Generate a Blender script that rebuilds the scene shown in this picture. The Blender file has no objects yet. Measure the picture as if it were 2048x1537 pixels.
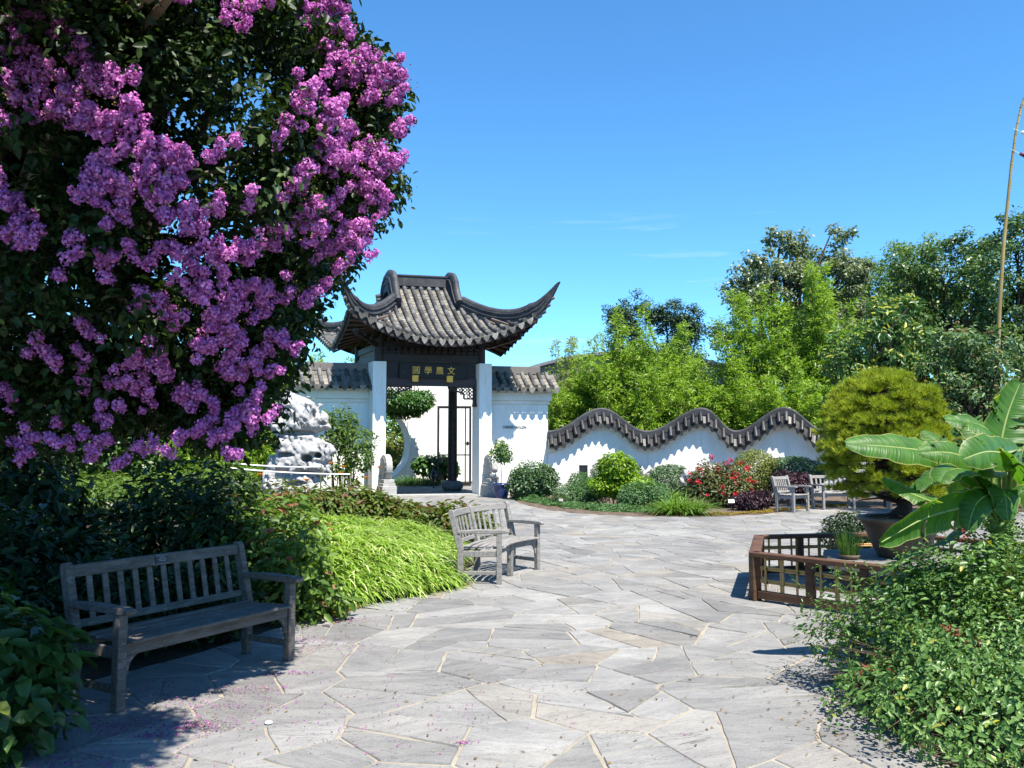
import bpy, math, random
import numpy as np
from mathutils import Vector, Matrix

S = bpy.context.scene
COL = S.collection
R = math.radians
PI = math.pi
rng = np.random.default_rng(11)
random.seed(5)

# ------------------------------------------------------------ camera
H = 1.7                       # eye height
F = 1700.0                    # focal length for a picture 2048 wide
PITCH = math.atan(121.5 / F)
cam = bpy.data.cameras.new('camera')
cam.sensor_width = 36.0
cam.lens = 36.0 * F / 2048.0
cam.clip_start = 0.05
cam.clip_end = 3000
co = bpy.data.objects.new('camera', cam)
co.location = (0, 0, H)
co.rotation_euler = (PI / 2 + PITCH, 0, 0)
COL.objects.link(co)
S.camera = co

# ------------------------------------------------------------ sky, sun, exposure
SUNV = Vector((0.30, -0.44, 1.0)).normalized()      # towards the sun
ELEV = math.asin(SUNV.z)
W = bpy.data.worlds.new('World')
S.world = W
W.use_nodes = True
nt = W.node_tree
nt.nodes.clear()
wo = nt.nodes.new('ShaderNodeOutputWorld')
bg = nt.nodes.new('ShaderNodeBackground')
sky = nt.nodes.new('ShaderNodeTexSky')
sky.sky_type = 'NISHITA'
sky.sun_disc = False
sky.sun_elevation = ELEV
sky.sun_rotation = math.atan2(SUNV.x, SUNV.y)
sky.altitude = 1500
sky.air_density = 0.85
sky.dust_density = 0.1
sky.ozone_density = 3.0
hs = nt.nodes.new('ShaderNodeHueSaturation')
hs.inputs['Saturation'].default_value = 1.06
hs.inputs['Value'].default_value = 1.0
gr = nt.nodes.new('ShaderNodeMixRGB'); gr.blend_type = 'MULTIPLY'; gr.inputs[0].default_value = 1.0
gr.inputs[2].default_value = (1.08, 1.58, 1.76, 1)
nt.links.new(sky.outputs[0], gr.inputs[1])
nt.links.new(gr.outputs[0], hs.inputs['Color'])
# a few faint streaks of high cloud
tc = nt.nodes.new('ShaderNodeTexCoord')
mp = nt.nodes.new('ShaderNodeMapping')
mp.inputs['Scale'].default_value = (2.2, 2.2, 26.0)
mp.inputs['Rotation'].default_value = (0, R(3), 0)
nz = nt.nodes.new('ShaderNodeTexNoise')
nz.inputs['Scale'].default_value = 2.1
nz.inputs['Detail'].default_value = 5
nz.inputs['Roughness'].default_value = 0.62
cr = nt.nodes.new('ShaderNodeMapRange')
cr.inputs['From Min'].default_value = 0.60
cr.inputs['From Max'].default_value = 0.86
cr.inputs['To Max'].default_value = 0.30
mx = nt.nodes.new('ShaderNodeMixRGB')
mx.inputs[2].default_value = (7.0, 7.6, 8.4, 1)
nt.links.new(tc.outputs['Generated'], mp.inputs[0])
nt.links.new(mp.outputs[0], nz.inputs['Vector'])
nt.links.new(nz.outputs[0], cr.inputs[0])
sz = nt.nodes.new('ShaderNodeSeparateXYZ'); nt.links.new(tc.outputs['Generated'], sz.inputs[0])
bd_ = nt.nodes.new('ShaderNodeMapRange'); bd_.inputs['From Min'].default_value = 0.285; bd_.inputs['From Max'].default_value = 0.24
nt.links.new(sz.outputs[2], bd_.inputs[0])
cm = nt.nodes.new('ShaderNodeMath'); cm.operation = 'MULTIPLY'
nt.links.new(cr.outputs[0], cm.inputs[0]); nt.links.new(bd_.outputs[0], cm.inputs[1])
nt.links.new(cm.outputs[0], mx.inputs[0])
nt.links.new(hs.outputs[0], mx.inputs[1])
nt.links.new(mx.outputs[0], bg.inputs['Color'])
bg.inputs['Strength'].default_value = 0.077
nt.links.new(bg.outputs[0], wo.inputs[0])

sl = bpy.data.lights.new('sun', 'SUN')
sl.energy = 5.0
sl.angle = R(0.5)
sl.color = (1.0, 0.94, 0.84)
so = bpy.data.objects.new('sun', sl)
so.rotation_euler = (-SUNV).to_track_quat('-Z', 'Y').to_euler()
so.location = SUNV * 60
COL.objects.link(so)

S.view_settings.view_transform = 'Standard'
S.view_settings.look = 'None'
S.view_settings.exposure = 1.22
S.view_settings.gamma = 1
S.view_settings.use_curve_mapping = False
S.cycles.max_bounces = 7
S.cycles.diffuse_bounces = 2
S.cycles.glossy_bounces = 3
S.cycles.transmission_bounces = 4
S.cycles.transparent_max_bounces = 6
S.cycles.caustics_reflective = False
S.cycles.caustics_refractive = False
S.cycles.sample_clamp_indirect = 6

# ------------------------------------------------------------ measuring
CP, SP = math.cos(PITCH), math.sin(PITCH)
def ray(px, py):
    cx, cy = (px - 1024) / F, -(py - 768.5) / F
    return np.array([cx, CP - cy * SP, SP + cy * CP])
def G(px, py, z=0.0):                 # point of the picture on the level z
    d = ray(px, py); t = (z - H) / d[2]
    return np.array([d[0] * t, d[1] * t, z])
def D(px, py, Y):                     # point of the picture at distance Y
    d = ray(px, py); t = Y / d[1]
    return np.array([d[0] * t, Y, H + d[2] * t])

# ------------------------------------------------------------ objects
def tag(o, label=None, cat=None, group=None, kind=None):
    if label: o['label'] = label
    if cat: o['category'] = cat
    if group: o['group'] = group
    if kind: o['kind'] = kind
    return o
def thing(name, label, cat, loc=(0, 0, 0), rz=0, group=None):
    o = bpy.data.objects.new(name, None)
    COL.objects.link(o)
    o.empty_display_size = 0.1
    o.location = tuple(float(v) for v in loc)
    o.rotation_euler = (0, 0, rz)
    return tag(o, label, cat, group)
def copy_tree(o, parent=None):
    c = o.copy(); COL.objects.link(c)
    if parent: c.parent = parent
    for ch in list(o.children):
        copy_tree(ch, c)
    return c
def link(name, me, mat=None, parent=None, world=False):
    o = bpy.data.objects.new(name, me)
    COL.objects.link(o)
    if mat is not None and len(me.materials) == 0: me.materials.append(mat)
    if parent is not None:
        o.parent = parent
        if world:
            q = parent
            off = Vector((0, 0, 0))
            while q is not None:
                off += q.location; q = q.parent
            o.location = -off
    return o
def bevel(o, w=0.004, seg=1):
    m = o.modifiers.new('bevel', 'BEVEL'); m.width = w; m.segments = seg
    m.limit_method = 'ANGLE'; m.angle_limit = R(40)
    return o

def np_mesh(name, V, Q, tint=None, smooth=False, extra=None):
    V = np.ascontiguousarray(V, dtype=np.float32).reshape(-1, 3)
    Q = np.ascontiguousarray(Q, dtype=np.int32)
    k = Q.shape[1]; nf = len(Q)
    me = bpy.data.meshes.new(name)
    me.vertices.add(len(V)); me.vertices.foreach_set('co', V.ravel())
    me.loops.add(nf * k); me.loops.foreach_set('vertex_index', Q.ravel())
    me.polygons.add(nf)
    me.polygons.foreach_set('loop_start', np.arange(0, nf * k, k, dtype=np.int32))
    if smooth: me.polygons.foreach_set('use_smooth', np.ones(nf, dtype=bool))
    if tint is not None:
        a = me.attributes.new('tint', 'FLOAT', 'FACE')
        a.data.foreach_set('value', np.ascontiguousarray(tint, dtype=np.float32))
    for kx, vx in (extra or {}).items():
        a = me.attributes.new(kx, 'FLOAT', 'FACE')
        a.data.foreach_set('value', np.ascontiguousarray(vx, dtype=np.float32))
    me.update(calc_edges=True)
    me.validate()
    return me

class MB:
    """collects shapes; build() links them as ONE mesh object"""
    def __init__(self, xf=None):
        self.v = []; self.f = []; self.t = []; self.xf = xf; self.tint = 0.5; self.sm = []
    def add(self, vs, fs, smooth=False):
        b = len(self.v)
        self.v += [tuple(p) for p in vs]
        for f in fs:
            self.f.append([b + i for i in f]); self.t.append(self.tint); self.sm.append(smooth)
    def box(self, c, s, n=1, rz=0, rx=0, ry=0, taper=1.0):
        hx, hy, hz = s[0] / 2, s[1] / 2, s[2] / 2
        vs = []
        for i in range(n + 1):
            x = -hx + 2 * hx * i / n
            for y, z in ((-hy, -hz), (hy, -hz), (hy, hz), (-hy, hz)):
                k = taper if z > 0 else 1.0
                vs.append(Vector((x * k, y * k, z)))
        if rx or ry or rz:
            M = Matrix.Rotation(rz, 3, 'Z') @ Matrix.Rotation(ry, 3, 'Y') @ Matrix.Rotation(rx, 3, 'X')
            vs = [M @ p for p in vs]
        vs = [(p.x + c[0], p.y + c[1], p.z + c[2]) for p in vs]
        fs = [(3, 2, 1, 0)]
        for i in range(n):
            a, b = 4 * i, 4 * i + 4
            for j in range(4):
                k = (j + 1) % 4
                fs.append((a + j, a + k, b + k, b + j))
        fs.append((4 * n, 4 * n + 1, 4 * n + 2, 4 * n + 3))
        self.add(vs, fs)
        return self
    def bar(self, p, q, w, h, up=(0, 0, 1)):
        p, q = Vector(p), Vector(q)
        d = (q - p).normalized(); u = Vector(up)
        if abs(d.dot(u)) > 0.98: u = Vector((0, 1, 0))
        s = d.cross(u).normalized(); u = s.cross(d).normalized()
        vs = []
        for b in (p, q):
            for a, c in ((-1, -1), (1, -1), (1, 1), (-1, 1)):
                vs.append(b + s * (a * w / 2) + u * (c * h / 2))
        self.add(vs, [(3, 2, 1, 0), (4, 5, 6, 7), (0, 1, 5, 4), (1, 2, 6, 5), (2, 3, 7, 6), (3, 0, 4, 7)])
        return self
    def tube(self, path, rad, n=8, caps=True, smooth=True):
        P = [Vector(p) for p in path]
        if not hasattr(rad, '__len__'): rad = [rad] * len(P)
        vs = []; ref = None
        for i, p in enumerate(P):
            d = (P[min(i + 1, len(P) - 1)] - P[max(i - 1, 0)]).normalized()
            if ref is None:
                ref = Vector((0, 0, 1)) if abs(d.z) < 0.9 else Vector((0, 1, 0))
            s = d.cross(ref)
            if s.length < 1e-5: s = d.orthogonal()
            s.normalize(); ref = s.cross(d).normalized()
            for k in range(n):
                a = 2 * PI * k / n
                vs.append(p + (s * math.cos(a) + ref * math.sin(a)) * rad[i])
        fs = []
        for i in range(len(P) - 1):
            for k in range(n):
                k2 = (k + 1) % n
                fs.append((i * n + k, i * n + k2, (i + 1) * n + k2, (i + 1) * n + k))
        self.add(vs, fs, smooth)
        if caps:
            e = (len(P) - 1) * n
            self.add([vs[k] for k in range(n)], [tuple(range(n - 1, -1, -1))])
            self.add([vs[e + k] for k in range(n)], [tuple(range(n))])
        return self
    def lathe(self, prof, c=(0, 0, 0), n=24, smooth=True):
        vs = []
        for r, z in prof:
            for k in range(n):
                a = 2 * PI * k / n
                vs.append((c[0] + r * math.cos(a), c[1] + r * math.sin(a), c[2] + z))
        fs = []
        for i in range(len(prof) - 1):
            for k in range(n):
                k2 = (k + 1) % n
                fs.append((i * n + k, i * n + k2, (i + 1) * n + k2, (i + 1) * n + k))
        self.add(vs, fs, smooth)
        e = (len(prof) - 1) * n
        self.add([vs[k] for k in range(n)], [tuple(range(n - 1, -1, -1))])
        self.add([vs[e + k] for k in range(n)], [tuple(range(n))])
        return self
    def prism(self, poly, p0, ex, ey, thick):
        """2d outline poly laid on axes ex, ey from p0, thickened symmetrically"""
        ex, ey, p0 = Vector(ex), Vector(ey), Vector(p0)
        nn = ex.cross(ey).normalized() * (thick / 2)
        n = len(poly)
        base = [p0 + ex * a + ey * b for a, b in poly]
        vs = [p - nn for p in base] + [p + nn for p in base]
        fs = [tuple(range(n - 1, -1, -1)), tuple(range(n, 2 * n))]
        for i in range(n):
            j = (i + 1) % n
            fs.append((i, j, n + j, n + i))
        self.add(vs, fs)
        return self
    def build(self, name, mat, parent=None, world=False):
        vs = self.v if self.xf is None else [tuple(self.xf(*p)) for p in self.v]
        me = bpy.data.meshes.new(name)
        me.from_pydata([tuple(map(float, p)) for p in vs], [], self.f)
        a = me.attributes.new('tint', 'FLOAT', 'FACE')
        a.data.foreach_set('value', np.array(self.t, dtype=np.float32))
        me.polygons.foreach_set('use_smooth', np.array(self.sm, dtype=bool))
        me.update()
        return link(name, me, mat, parent, world)

def unit(a):
    return a / np.maximum(np.linalg.norm(a, axis=-1, keepdims=True), 1e-9)
def rdirs(n, r=rng):
    return unit(r.normal(size=(n, 3)))

# ------------------------------------------------------------ leaves
T_LEAF = (np.array([[0, 0, 0], [.33, .5, .10], [.72, .36, .04], [1, 0, -.12], [.72, -.36, .04], [.33, -.5, .10]]),
          np.array([[0, 3, 2, 1], [0, 5, 4, 3]]))
T_DIAM = (np.array([[0, 0, 0], [.48, .5, .08], [1, 0, -.05], [.48, -.5, .08]]), np.array([[0, 3, 2, 1]]))
T_PETAL = (np.array([[0, .1, 0], [.45, .55, .25], [1, .05, -.1], [.55, -.5, .3]]), np.array([[0, 3, 2, 1]]))
def leaves(name, P, Dv, N, L, Wd, tint, mat, parent=None, tmpl=T_LEAF, world=True):
    P = np.asarray(P); n = len(P)
    t = unit(Dv); b = unit(np.cross(N, t)); nn = np.cross(t, b)
    L = np.broadcast_to(np.asarray(L, float), (n,)); Wd = np.broadcast_to(np.asarray(Wd, float), (n,))
    tv, tf = tmpl
    k = len(tv)
    V = (P[:, None, :] + t[:, None, :] * (tv[None, :, 0:1] * L[:, None, None])
         + b[:, None, :] * (tv[None, :, 1:2] * Wd[:, None, None])
         + nn[:, None, :] * (tv[None, :, 2:3] * L[:, None, None]))
    Q = (tf[None] + (np.arange(n) * k)[:, None, None]).reshape(-1, 4)
    tint = np.repeat(np.broadcast_to(np.asarray(tint, float), (n,)), len(tf))
    return link(name, np_mesh(name, V, Q, tint), mat, parent, world)

def ball(n, c, r, p=0.45, rg=rng):
    """points in balls, denser towards the rim; c (3) or (n,3); r scalar, 3 or (n,3)"""
    d = rdirs(n, rg)
    u = rg.random(n)[:, None] ** p
    return np.asarray(c) + d * u * np.asarray(r), d
def clump_fill(C, Rr, per, flat=0.85, p=0.5, rg=rng):
    """leaf points around clump centres: returns positions, outward dirs, clump index"""
    C = np.asarray(C); n = len(C)
    idx = np.repeat(np.arange(n), per)
    d = rdirs(len(idx), rg)
    u = rg.random(len(idx))[:, None] ** p
    r = np.asarray(Rr)[idx][:, None] * u
    P = C[idx] + d * r * np.array([1, 1, flat])
    return P, d, idx
def leaf_pose(out, rg=rng, up=0.5, rnd=0.7, droop=0.25):
    n = len(out)
    N = unit(out * 0.6 + np.array([0, 0, up]) + rg.normal(size=(n, 3)) * rnd * 0.6)
    t = rg.normal(size=(n, 3)) * 0.7 + out * 0.7 - np.array([0, 0, droop])
    t = unit(t - N * (t * N).sum(1, keepdims=True))
    return t, N
def on_ellipsoid(n, c, r, shell=0.0, rg=rng, lower=-1.0):
    d = rdirs(n * 3, rg)
    d = d[d[:, 2] > lower][:n]
    s = 1 - shell * rg.random(len(d))[:, None]
    return np.asarray(c) + d * s * np.asarray(r), unit(d / np.asarray(r)), d

def blades(name, B, az, L, wd, lean, droop, tint, mat, parent=None, seg=4, up=None, world=True):
    """grass blades: arching strips from bases B"""
    n = len(B)
    s = np.linspace(0, 1, seg + 1)[None, :]
    L = np.broadcast_to(L, (n,))[:, None]; lean = np.broadcast_to(lean, (n,))[:, None]; droop = np.broadcast_to(droop, (n,))[:, None]
    hx = L * (lean * s + 0.35 * droop * s ** 2)
    hz = L * (np.sqrt(np.maximum(0.05, 1 - lean ** 2)) * s - droop * s ** 2.2)
    ca, sa = np.cos(az)[:, None], np.sin(az)[:, None]
    X = B[:, 0:1] + ca * hx; Y = B[:, 1:2] + sa * hx; Z = B[:, 2:3] + hz
    C = np.stack([X, Y, Z], -1)
    side = np.stack([-sa, ca, np.zeros_like(ca)], -1)
    w = np.broadcast_to(wd, (n,))[:, None] * np.clip(np.minimum(0.5 + 2 * s, 1.04 - s ** 2.5), 0.04, 1)
    A = C + side * w[..., None] / 2; E = C - side * w[..., None] / 2
    A[..., 2] += 0.0
    V = np.stack([A, E], 2).reshape(n, -1, 3)
    k = 2 * (seg + 1)
    q = np.array([[2 * i, 2 * i + 1, 2 * i + 3, 2 * i + 2] for i in range(seg)])
    Q = (q[None] + (np.arange(n) * k)[:, None, None]).reshape(-1, 4)
    t = np.repeat(np.broadcast_to(tint, (n,)), seg)
    return link(name, np_mesh(name, V, Q, t, smooth=False), mat, parent, world)
# ------------------------------------------------------------ materials
KA, KL = 0.76, 0.76          # overall albedo of stone, wood, tile; of leaves
def _new(name):
    m = bpy.data.materials.new(name); m.use_nodes = True
    n = m.node_tree; n.nodes.clear()
    out = n.nodes.new('ShaderNodeOutputMaterial')
    return m, n, out
def _rgb(c): return (c[0], c[1], c[2], 1)
def _mix(n, fac, a, b, mode='MIX'):
    x = n.nodes.new('ShaderNodeMixRGB'); x.blend_type = mode
    for s, v in ((0, fac), (1, a), (2, b)):
        if hasattr(v, 'is_linked'): n.links.new(v, x.inputs[s])
        elif s == 0: x.inputs[0].default_value = v
        else: x.inputs[s].default_value = _rgb(v)
    return x.outputs[0]
def _noise(n, vec, scale, detail=4, rough=0.55, dist=0.0):
    x = n.nodes.new('ShaderNodeTexNoise')
    x.inputs['Scale'].default_value = scale; x.inputs['Detail'].default_value = detail
    x.inputs['Roughness'].default_value = rough; x.inputs['Distortion'].default_value = dist
    if vec is not None: n.links.new(vec, x.inputs['Vector'])
    return x.outputs[0]
def _ramp(n, fac, lo, hi, a=0.0, b=1.0):
    x = n.nodes.new('ShaderNodeMapRange'); n.links.new(fac, x.inputs[0])
    for k, v in zip(('From Min', 'From Max', 'To Min', 'To Max'), (lo, hi, a, b)): x.inputs[k].default_value = v
    return x.outputs[0]
def _coord(n, scale=(1, 1, 1), which='Object', rot=(0, 0, 0)):
    t = n.nodes.new('ShaderNodeTexCoord'); m = n.nodes.new('ShaderNodeMapping')
    m.inputs['Scale'].default_value = scale; m.inputs['Rotation'].default_value = rot
    n.links.new(t.outputs[which], m.inputs[0])
    return m.outputs[0]
def _attr(n, name):
    a = n.nodes.new('ShaderNodeAttribute'); a.attribute_name = name
    return a.outputs['Fac']
def _bump(n, h, strength, dist=0.01):
    b = n.nodes.new('ShaderNodeBump'); b.inputs['Strength'].default_value = strength
    b.inputs['Distance'].default_value = dist; n.links.new(h, b.inputs['Height'])
    return b.outputs[0]
def _bsdf(n, out, col, rough, spec=0.5, metal=0.0, normal=None):
    p = n.nodes.new('ShaderNodeBsdfPrincipled')
    if hasattr(col, 'is_linked'): n.links.new(col, p.inputs['Base Color'])
    else: p.inputs['Base Color'].default_value = _rgb(col)
    if hasattr(rough, 'is_linked'): n.links.new(rough, p.inputs['Roughness'])
    else: p.inputs['Roughness'].default_value = rough
    p.inputs['Metallic'].default_value = metal
    p.inputs['Specular IOR Level'].default_value = spec
    if normal is not None: n.links.new(normal, p.inputs['Normal'])
    n.links.new(p.outputs[0], out.inputs[0])
    return p

def surf(name, c1, c2, scale=3.0, rough=0.7, bump=0.2, fine=40.0, spec=0.3, metal=0.0, stretch=(1, 1, 1), tint=0.0, c3=None, lo=0.35, hi=0.65, bdist=0.01):
    """two-tone weathered surface with a fine bump; tint mixes in the face attribute"""
    if max(c2) < 0.6: c1, c2, c3 = ([v * KA for v in c] if c is not None else None for c in (c1, c2, c3))
    m, n, out = _new(name)
    v = _coord(n, stretch)
    a = _noise(n, v, scale, 6, 0.6, 0.4)
    col = _mix(n, _ramp(n, a, lo, hi), c1, c2)
    f = _noise(n, v, fine, 4, 0.65)
    if c3 is not None:
        col = _mix(n, _ramp(n, _noise(n, v, scale * 3.1, 5, 0.7), 0.56, 0.72), col, c3)
    if tint:
        col = _mix(n, tint, col, _mix(n, _attr(n, 'tint'), (0.15, 0.15, 0.15), (1.9, 1.85, 1.75)), 'MULTIPLY')
    col = _mix(n, 0.25, col, _mix(n, f, (0.45, 0.45, 0.45), (1.5, 1.5, 1.5)), 'MULTIPLY')
    nrm = _bump(n, f, bump, bdist) if bump else None
    _bsdf(n, out, col, rough, spec, metal, nrm)
    return m

def leafmat(name, c1, c2, c3=None, trans=0.35, rough=0.45, spec=0.35, tcol=None, c3_at=0.88):
    """leaf: tint runs from c1 to c2, the topmost tints are c3 (young or coloured leaves)"""
    c1, c2, c3 = ([v * KL for v in c] if c is not None else None for c in (c1, c2, c3))
    m, n, out = _new(name)
    t = _attr(n, 'tint')
    col = _mix(n, _ramp(n, t, 0.0, 0.85), c1, c2)
    if c3 is not None:
        col = _mix(n, _ramp(n, t, c3_at - 0.01, c3_at + 0.01), col, c3)
    p = n.nodes.new('ShaderNodeBsdfPrincipled')
    n.links.new(col, p.inputs['Base Color'])
    p.inputs['Roughness'].default_value = rough
    p.inputs['Specular IOR Level'].default_value = spec
    tr = n.nodes.new('ShaderNodeBsdfTranslucent')
    k = tcol or (1.25, 1.25, 0.55)
    n.links.new(_mix(n, 1.0, col, k, 'MULTIPLY'), tr.inputs[0])
    s = n.nodes.new('ShaderNodeMixShader'); s.inputs[0].default_value = trans
    n.links.new(p.outputs[0], s.inputs[1]); n.links.new(tr.outputs[0], s.inputs[2])
    n.links.new(s.outputs[0], out.inputs[0])
    return m

M = {}
M['plaster'] = surf('white_plaster', (.72, .70, .64), (.82, .81, .77), 1.6, 0.85, 0.25, 45, 0.2, stretch=(1, 1, .22), c3=(.66, .63, .56), lo=.25, hi=.6)
M['plaster_trim'] = surf('plaster_trim', (.72, .68, .58), (.80, .77, .69), 1.3, 0.85, 0.1, 50, 0.2)
M['cap_block'] = surf('grey_cap', (.19, .17, .155), (.25, .23, .21), 1.5, 0.85, 0.2, 40, 0.2)
M['tile'] = surf('roof_tile', (.060, .064, .074), (.155, .152, .148), 2.6, 0.7, 0.25, 30, 0.35, tint=0.75, c3=(.055, .06, .075))
M['tile_pan'] = surf('pan_tile', (.15, .138, .118), (.25, .235, .205), 3.0, 0.85, 0.25, 30, 0.2, tint=0.6)
M['tile_end'] = surf('tile_end', (.11, .107, .10), (.26, .25, .235), 3.0, 0.8, 0.2, 30, 0.25, tint=0.6)
M['ridge'] = surf('ridge_tile', (.028, .029, .034), (.062, .062, .068), 2.0, 0.65, 0.2, 25, 0.35, c3=(.12, .115, .10))
M['wall_tile'] = surf('wall_tile', (.018, .019, .022), (.052, .051, .051), 2.6, 0.38, 0.2, 30, 0.4, tint=0.75)
M['dark_wood'] = surf('dark_wood', (.022, .013, .012), (.042, .026, .023), 2.0, 0.5, 0.2, 30, 0.35, stretch=(1, 1, 6))
M['plaque'] = surf('plaque_board', (.014, .012, .011), (.022, .019, .017), 3.0, 0.5, 0.1, 30, 0.3)
M['gold'] = surf('gold_leaf', (.85, .46, .05), (1.0, .60, .09), 9.0, 0.45, 0.1, 60, 0.5, metal=0.0)
M['letter_grey'] = surf('bronze_lettering', (.05, .045, .04), (.09, .08, .07), 5.0, 0.5, 0.0)
M['granite'] = surf('carved_granite', (.42, .41, .39), (.55, .54, .51), 4.0, 0.8, 0.3, 60, 0.25)
M['granite_dark'] = surf('dark_granite', (.15, .15, .155), (.22, .215, .21), 4.0, 0.7, 0.2, 60, 0.3)
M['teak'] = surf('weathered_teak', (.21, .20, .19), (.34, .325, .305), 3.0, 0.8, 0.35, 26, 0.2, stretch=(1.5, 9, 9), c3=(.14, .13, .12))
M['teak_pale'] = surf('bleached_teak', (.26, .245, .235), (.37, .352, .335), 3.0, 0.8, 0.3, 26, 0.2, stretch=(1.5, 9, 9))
M['teak_dark'] = surf('shaded_teak', (.088, .077, .066), (.17, .152, .134), 3.0, 0.75, 0.4, 26, 0.25, stretch=(1.5, 9, 9), c3=(.34, .325, .31))  # darker copy of the teak, with the shade put into its colour
M['fence_wood'] = surf('stained_cedar', (.075, .034, .018), (.15, .075, .040), 2.0, 0.6, 0.3, 24, 0.3, stretch=(2, 2, 5), c3=(.05, .026, .017))
M['cane'] = surf('bamboo_cane', (.46, .27, .085), (.58, .38, .14), 6.0, 0.45, 0.1, 30, 0.4)
M['twine'] = surf('black_twine', (.02, .014, .01), (.04, .03, .02), 20, 0.9, 0.2)
M['grey_board'] = surf('grey_plank', (.16, .155, .15), (.27, .26, .25), 2.5, 0.8, 0.3, 26, 0.2, stretch=(1.5, 9, 9))
M['blue_glaze'] = surf('blue_glaze', (.018, .035, .13), (.03, .055, .19), 4.0, 0.18, 0.0, 30, 0.6)
M['clay'] = surf('brown_stoneware', (.10, .068, .045), (.18, .13, .09), 3.0, 0.5, 0.15, 30, 0.4, stretch=(1, 1, .4), c3=(.07, .05, .04))
M['soil'] = surf('dark_soil', (.035, .024, .016), (.07, .05, .034), 6.0, 0.95, 0.6, 40, 0.1, bdist=0.03)
M['mulch'] = surf('bark_mulch', (.10, .07, .05), (.22, .17, .13), 5.0, 0.95, 0.9, 30, 0.1, c3=(.36, .29, .24), bdist=0.04)
M['rock'] = surf('limestone', (.36, .355, .35), (.53, .52, .505), 1.8, 0.9, 0.9, 11, 0.15, c3=(.22, .205, .185), bdist=0.03)
M['bark'] = surf('smooth_bark', (.14, .10, .07), (.28, .21, .15), 3.0, 0.8, 0.5, 20, 0.2, stretch=(1, 1, .25), bdist=0.02)
M['bark_dark'] = surf('dark_bark', (.045, .035, .028), (.10, .08, .065), 3.0, 0.9, 0.6, 20, 0.15, stretch=(1, 1, .3), bdist=0.03)
M['stem_green'] = surf('green_stem', (.09, .12, .035), (.16, .19, .06), 4.0, 0.6, 0.1)
M['stem_brown'] = surf('brown_twig', (.09, .06, .04), (.15, .10, .07), 5.0, 0.8, 0.3)
M['culm'] = surf('bamboo_culm', (.20, .22, .05), (.33, .32, .09), 1.2, 0.4, 0.05, 30, 0.4)
M['pole'] = surf('golden_bamboo', (.30, .20, .05), (.46, .34, .11), 1.2, 0.4, 0.05, 30, 0.4, c3=(.30, .26, .20))
M['black_metal'] = surf('black_metal', (.015, .015, .016), (.03, .03, .03), 5.0, 0.4, 0.05, 40, 0.5)
M['white_rope'] = surf('white_rope', (.75, .73, .72), (.85, .83, .82), 12, 0.8, 0.2)
M['white_paint'] = surf('white_paint', (.74, .74, .73), (.82, .82, .81), 4, 0.5, 0.05)
M['sheet_roof'] = surf('sheet_metal', (.17, .18, .19), (.26, .27, .28), 0.8, 0.5, 0.05, 20, 0.4)
M['orange'] = leafmat('orange_petal', (.75, .20, .02), (.85, .34, .03), trans=0.3)
M['red'] = leafmat('red_petal', (.55, .008, .02), (.72, .03, .06), trans=0.3, tcol=(1.1, .8, .8))
M['magenta'] = leafmat('magenta_petal', (.54, .125, .49), (.94, .39, .86), (.80, .38, .10), trans=0.32, rough=0.6, spec=0.2, tcol=(1.15, .8, 1.1), c3_at=0.965)
M['litter'] = leafmat('fallen_petal', (.30, .05, .26), (.48, .13, .45), (.45, .33, .2), trans=0.1, rough=0.8, spec=0.1, tcol=(1, 1, 1), c3_at=0.8)
# leaves
M['lf_crape'] = leafmat('crape_leaf', (.014, .032, .008), (.034, .070, .015), (.10, .17, .04), 0.25, 0.45, 0.22, c3_at=0.93)
M['lf_dark'] = leafmat('dark_leaf', (.016, .038, .012), (.040, .085, .025), (.10, .17, .05), 0.25, 0.42, 0.25, c3_at=0.95)
M['lf_hydrangea'] = leafmat('broad_leaf', (.028, .070, .014), (.07, .145, .028), (.24, .28, .05), 0.3, 0.4, 0.4, c3_at=0.95)
M['lf_weigela'] = leafmat('tipped_leaf', (.075, .155, .022), (.18, .29, .05), (.34, .13, .08), 0.38, 0.45, 0.35, c3_at=0.93)
M['lf_bronze'] = leafmat('bronze_leaf', (.075, .13, .022), (.17, .23, .04), (.17, .085, .035), 0.35, 0.45, 0.3, c3_at=0.86)
M['lf_hakone'] = leafmat('hakone_blade', (.21, .38, .035), (.43, .61, .10), (.74, .82, .36), 0.35, 0.5, 0.3, c3_at=0.80)
M['lf_abelia'] = leafmat('abelia_leaf', (.06, .15, .028), (.18, .32, .08), (.50, .45, .06), 0.28, 0.38, 0.35, c3_at=0.988)
M['lf_abelia_red'] = leafmat('red_leaf', (.20, .03, .02), (.33, .06, .04), None, 0.3)
M['lf_bamboo'] = leafmat('bamboo_leaf', (.15, .31, .030), (.36, .52, .070), (.58, .66, .20), 0.42, 0.45, 0.3, tcol=(1.15, 1.28, .5), c3_at=0.93)
M['lf_bamboo_y'] = leafmat('pale_bamboo_leaf', (.22, .33, .06), (.40, .50, .13), None, 0.42, 0.45, 0.35)
M['lf_box'] = leafmat('box_leaf', (.055, .12, .042), (.13, .23, .085), None, 0.2, 0.4, 0.4)
M['lf_lime'] = leafmat('lime_leaf', (.14, .29, .012), (.30, .47, .03), None, 0.4, 0.4, 0.4)
M['lf_yellow'] = leafmat('olive_leaf', (.14, .19, .03), (.27, .30, .06), None, 0.3, 0.5, 0.3)
M['lf_rose'] = leafmat('rose_leaf', (.085, .12, .035), (.18, .21, .07), (.22, .06, .05), 0.3, 0.45, 0.35, c3_at=0.85)
M['lf_purple'] = leafmat('purple_leaf', (.030, .012, .020), (.075, .030, .045), None, 0.2, 0.45, 0.35, tcol=(1.3, .8, .9))
M['lf_cover'] = leafmat('cover_leaf', (.07, .17, .055), (.16, .30, .11), None, 0.25, 0.5, 0.3)
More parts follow.
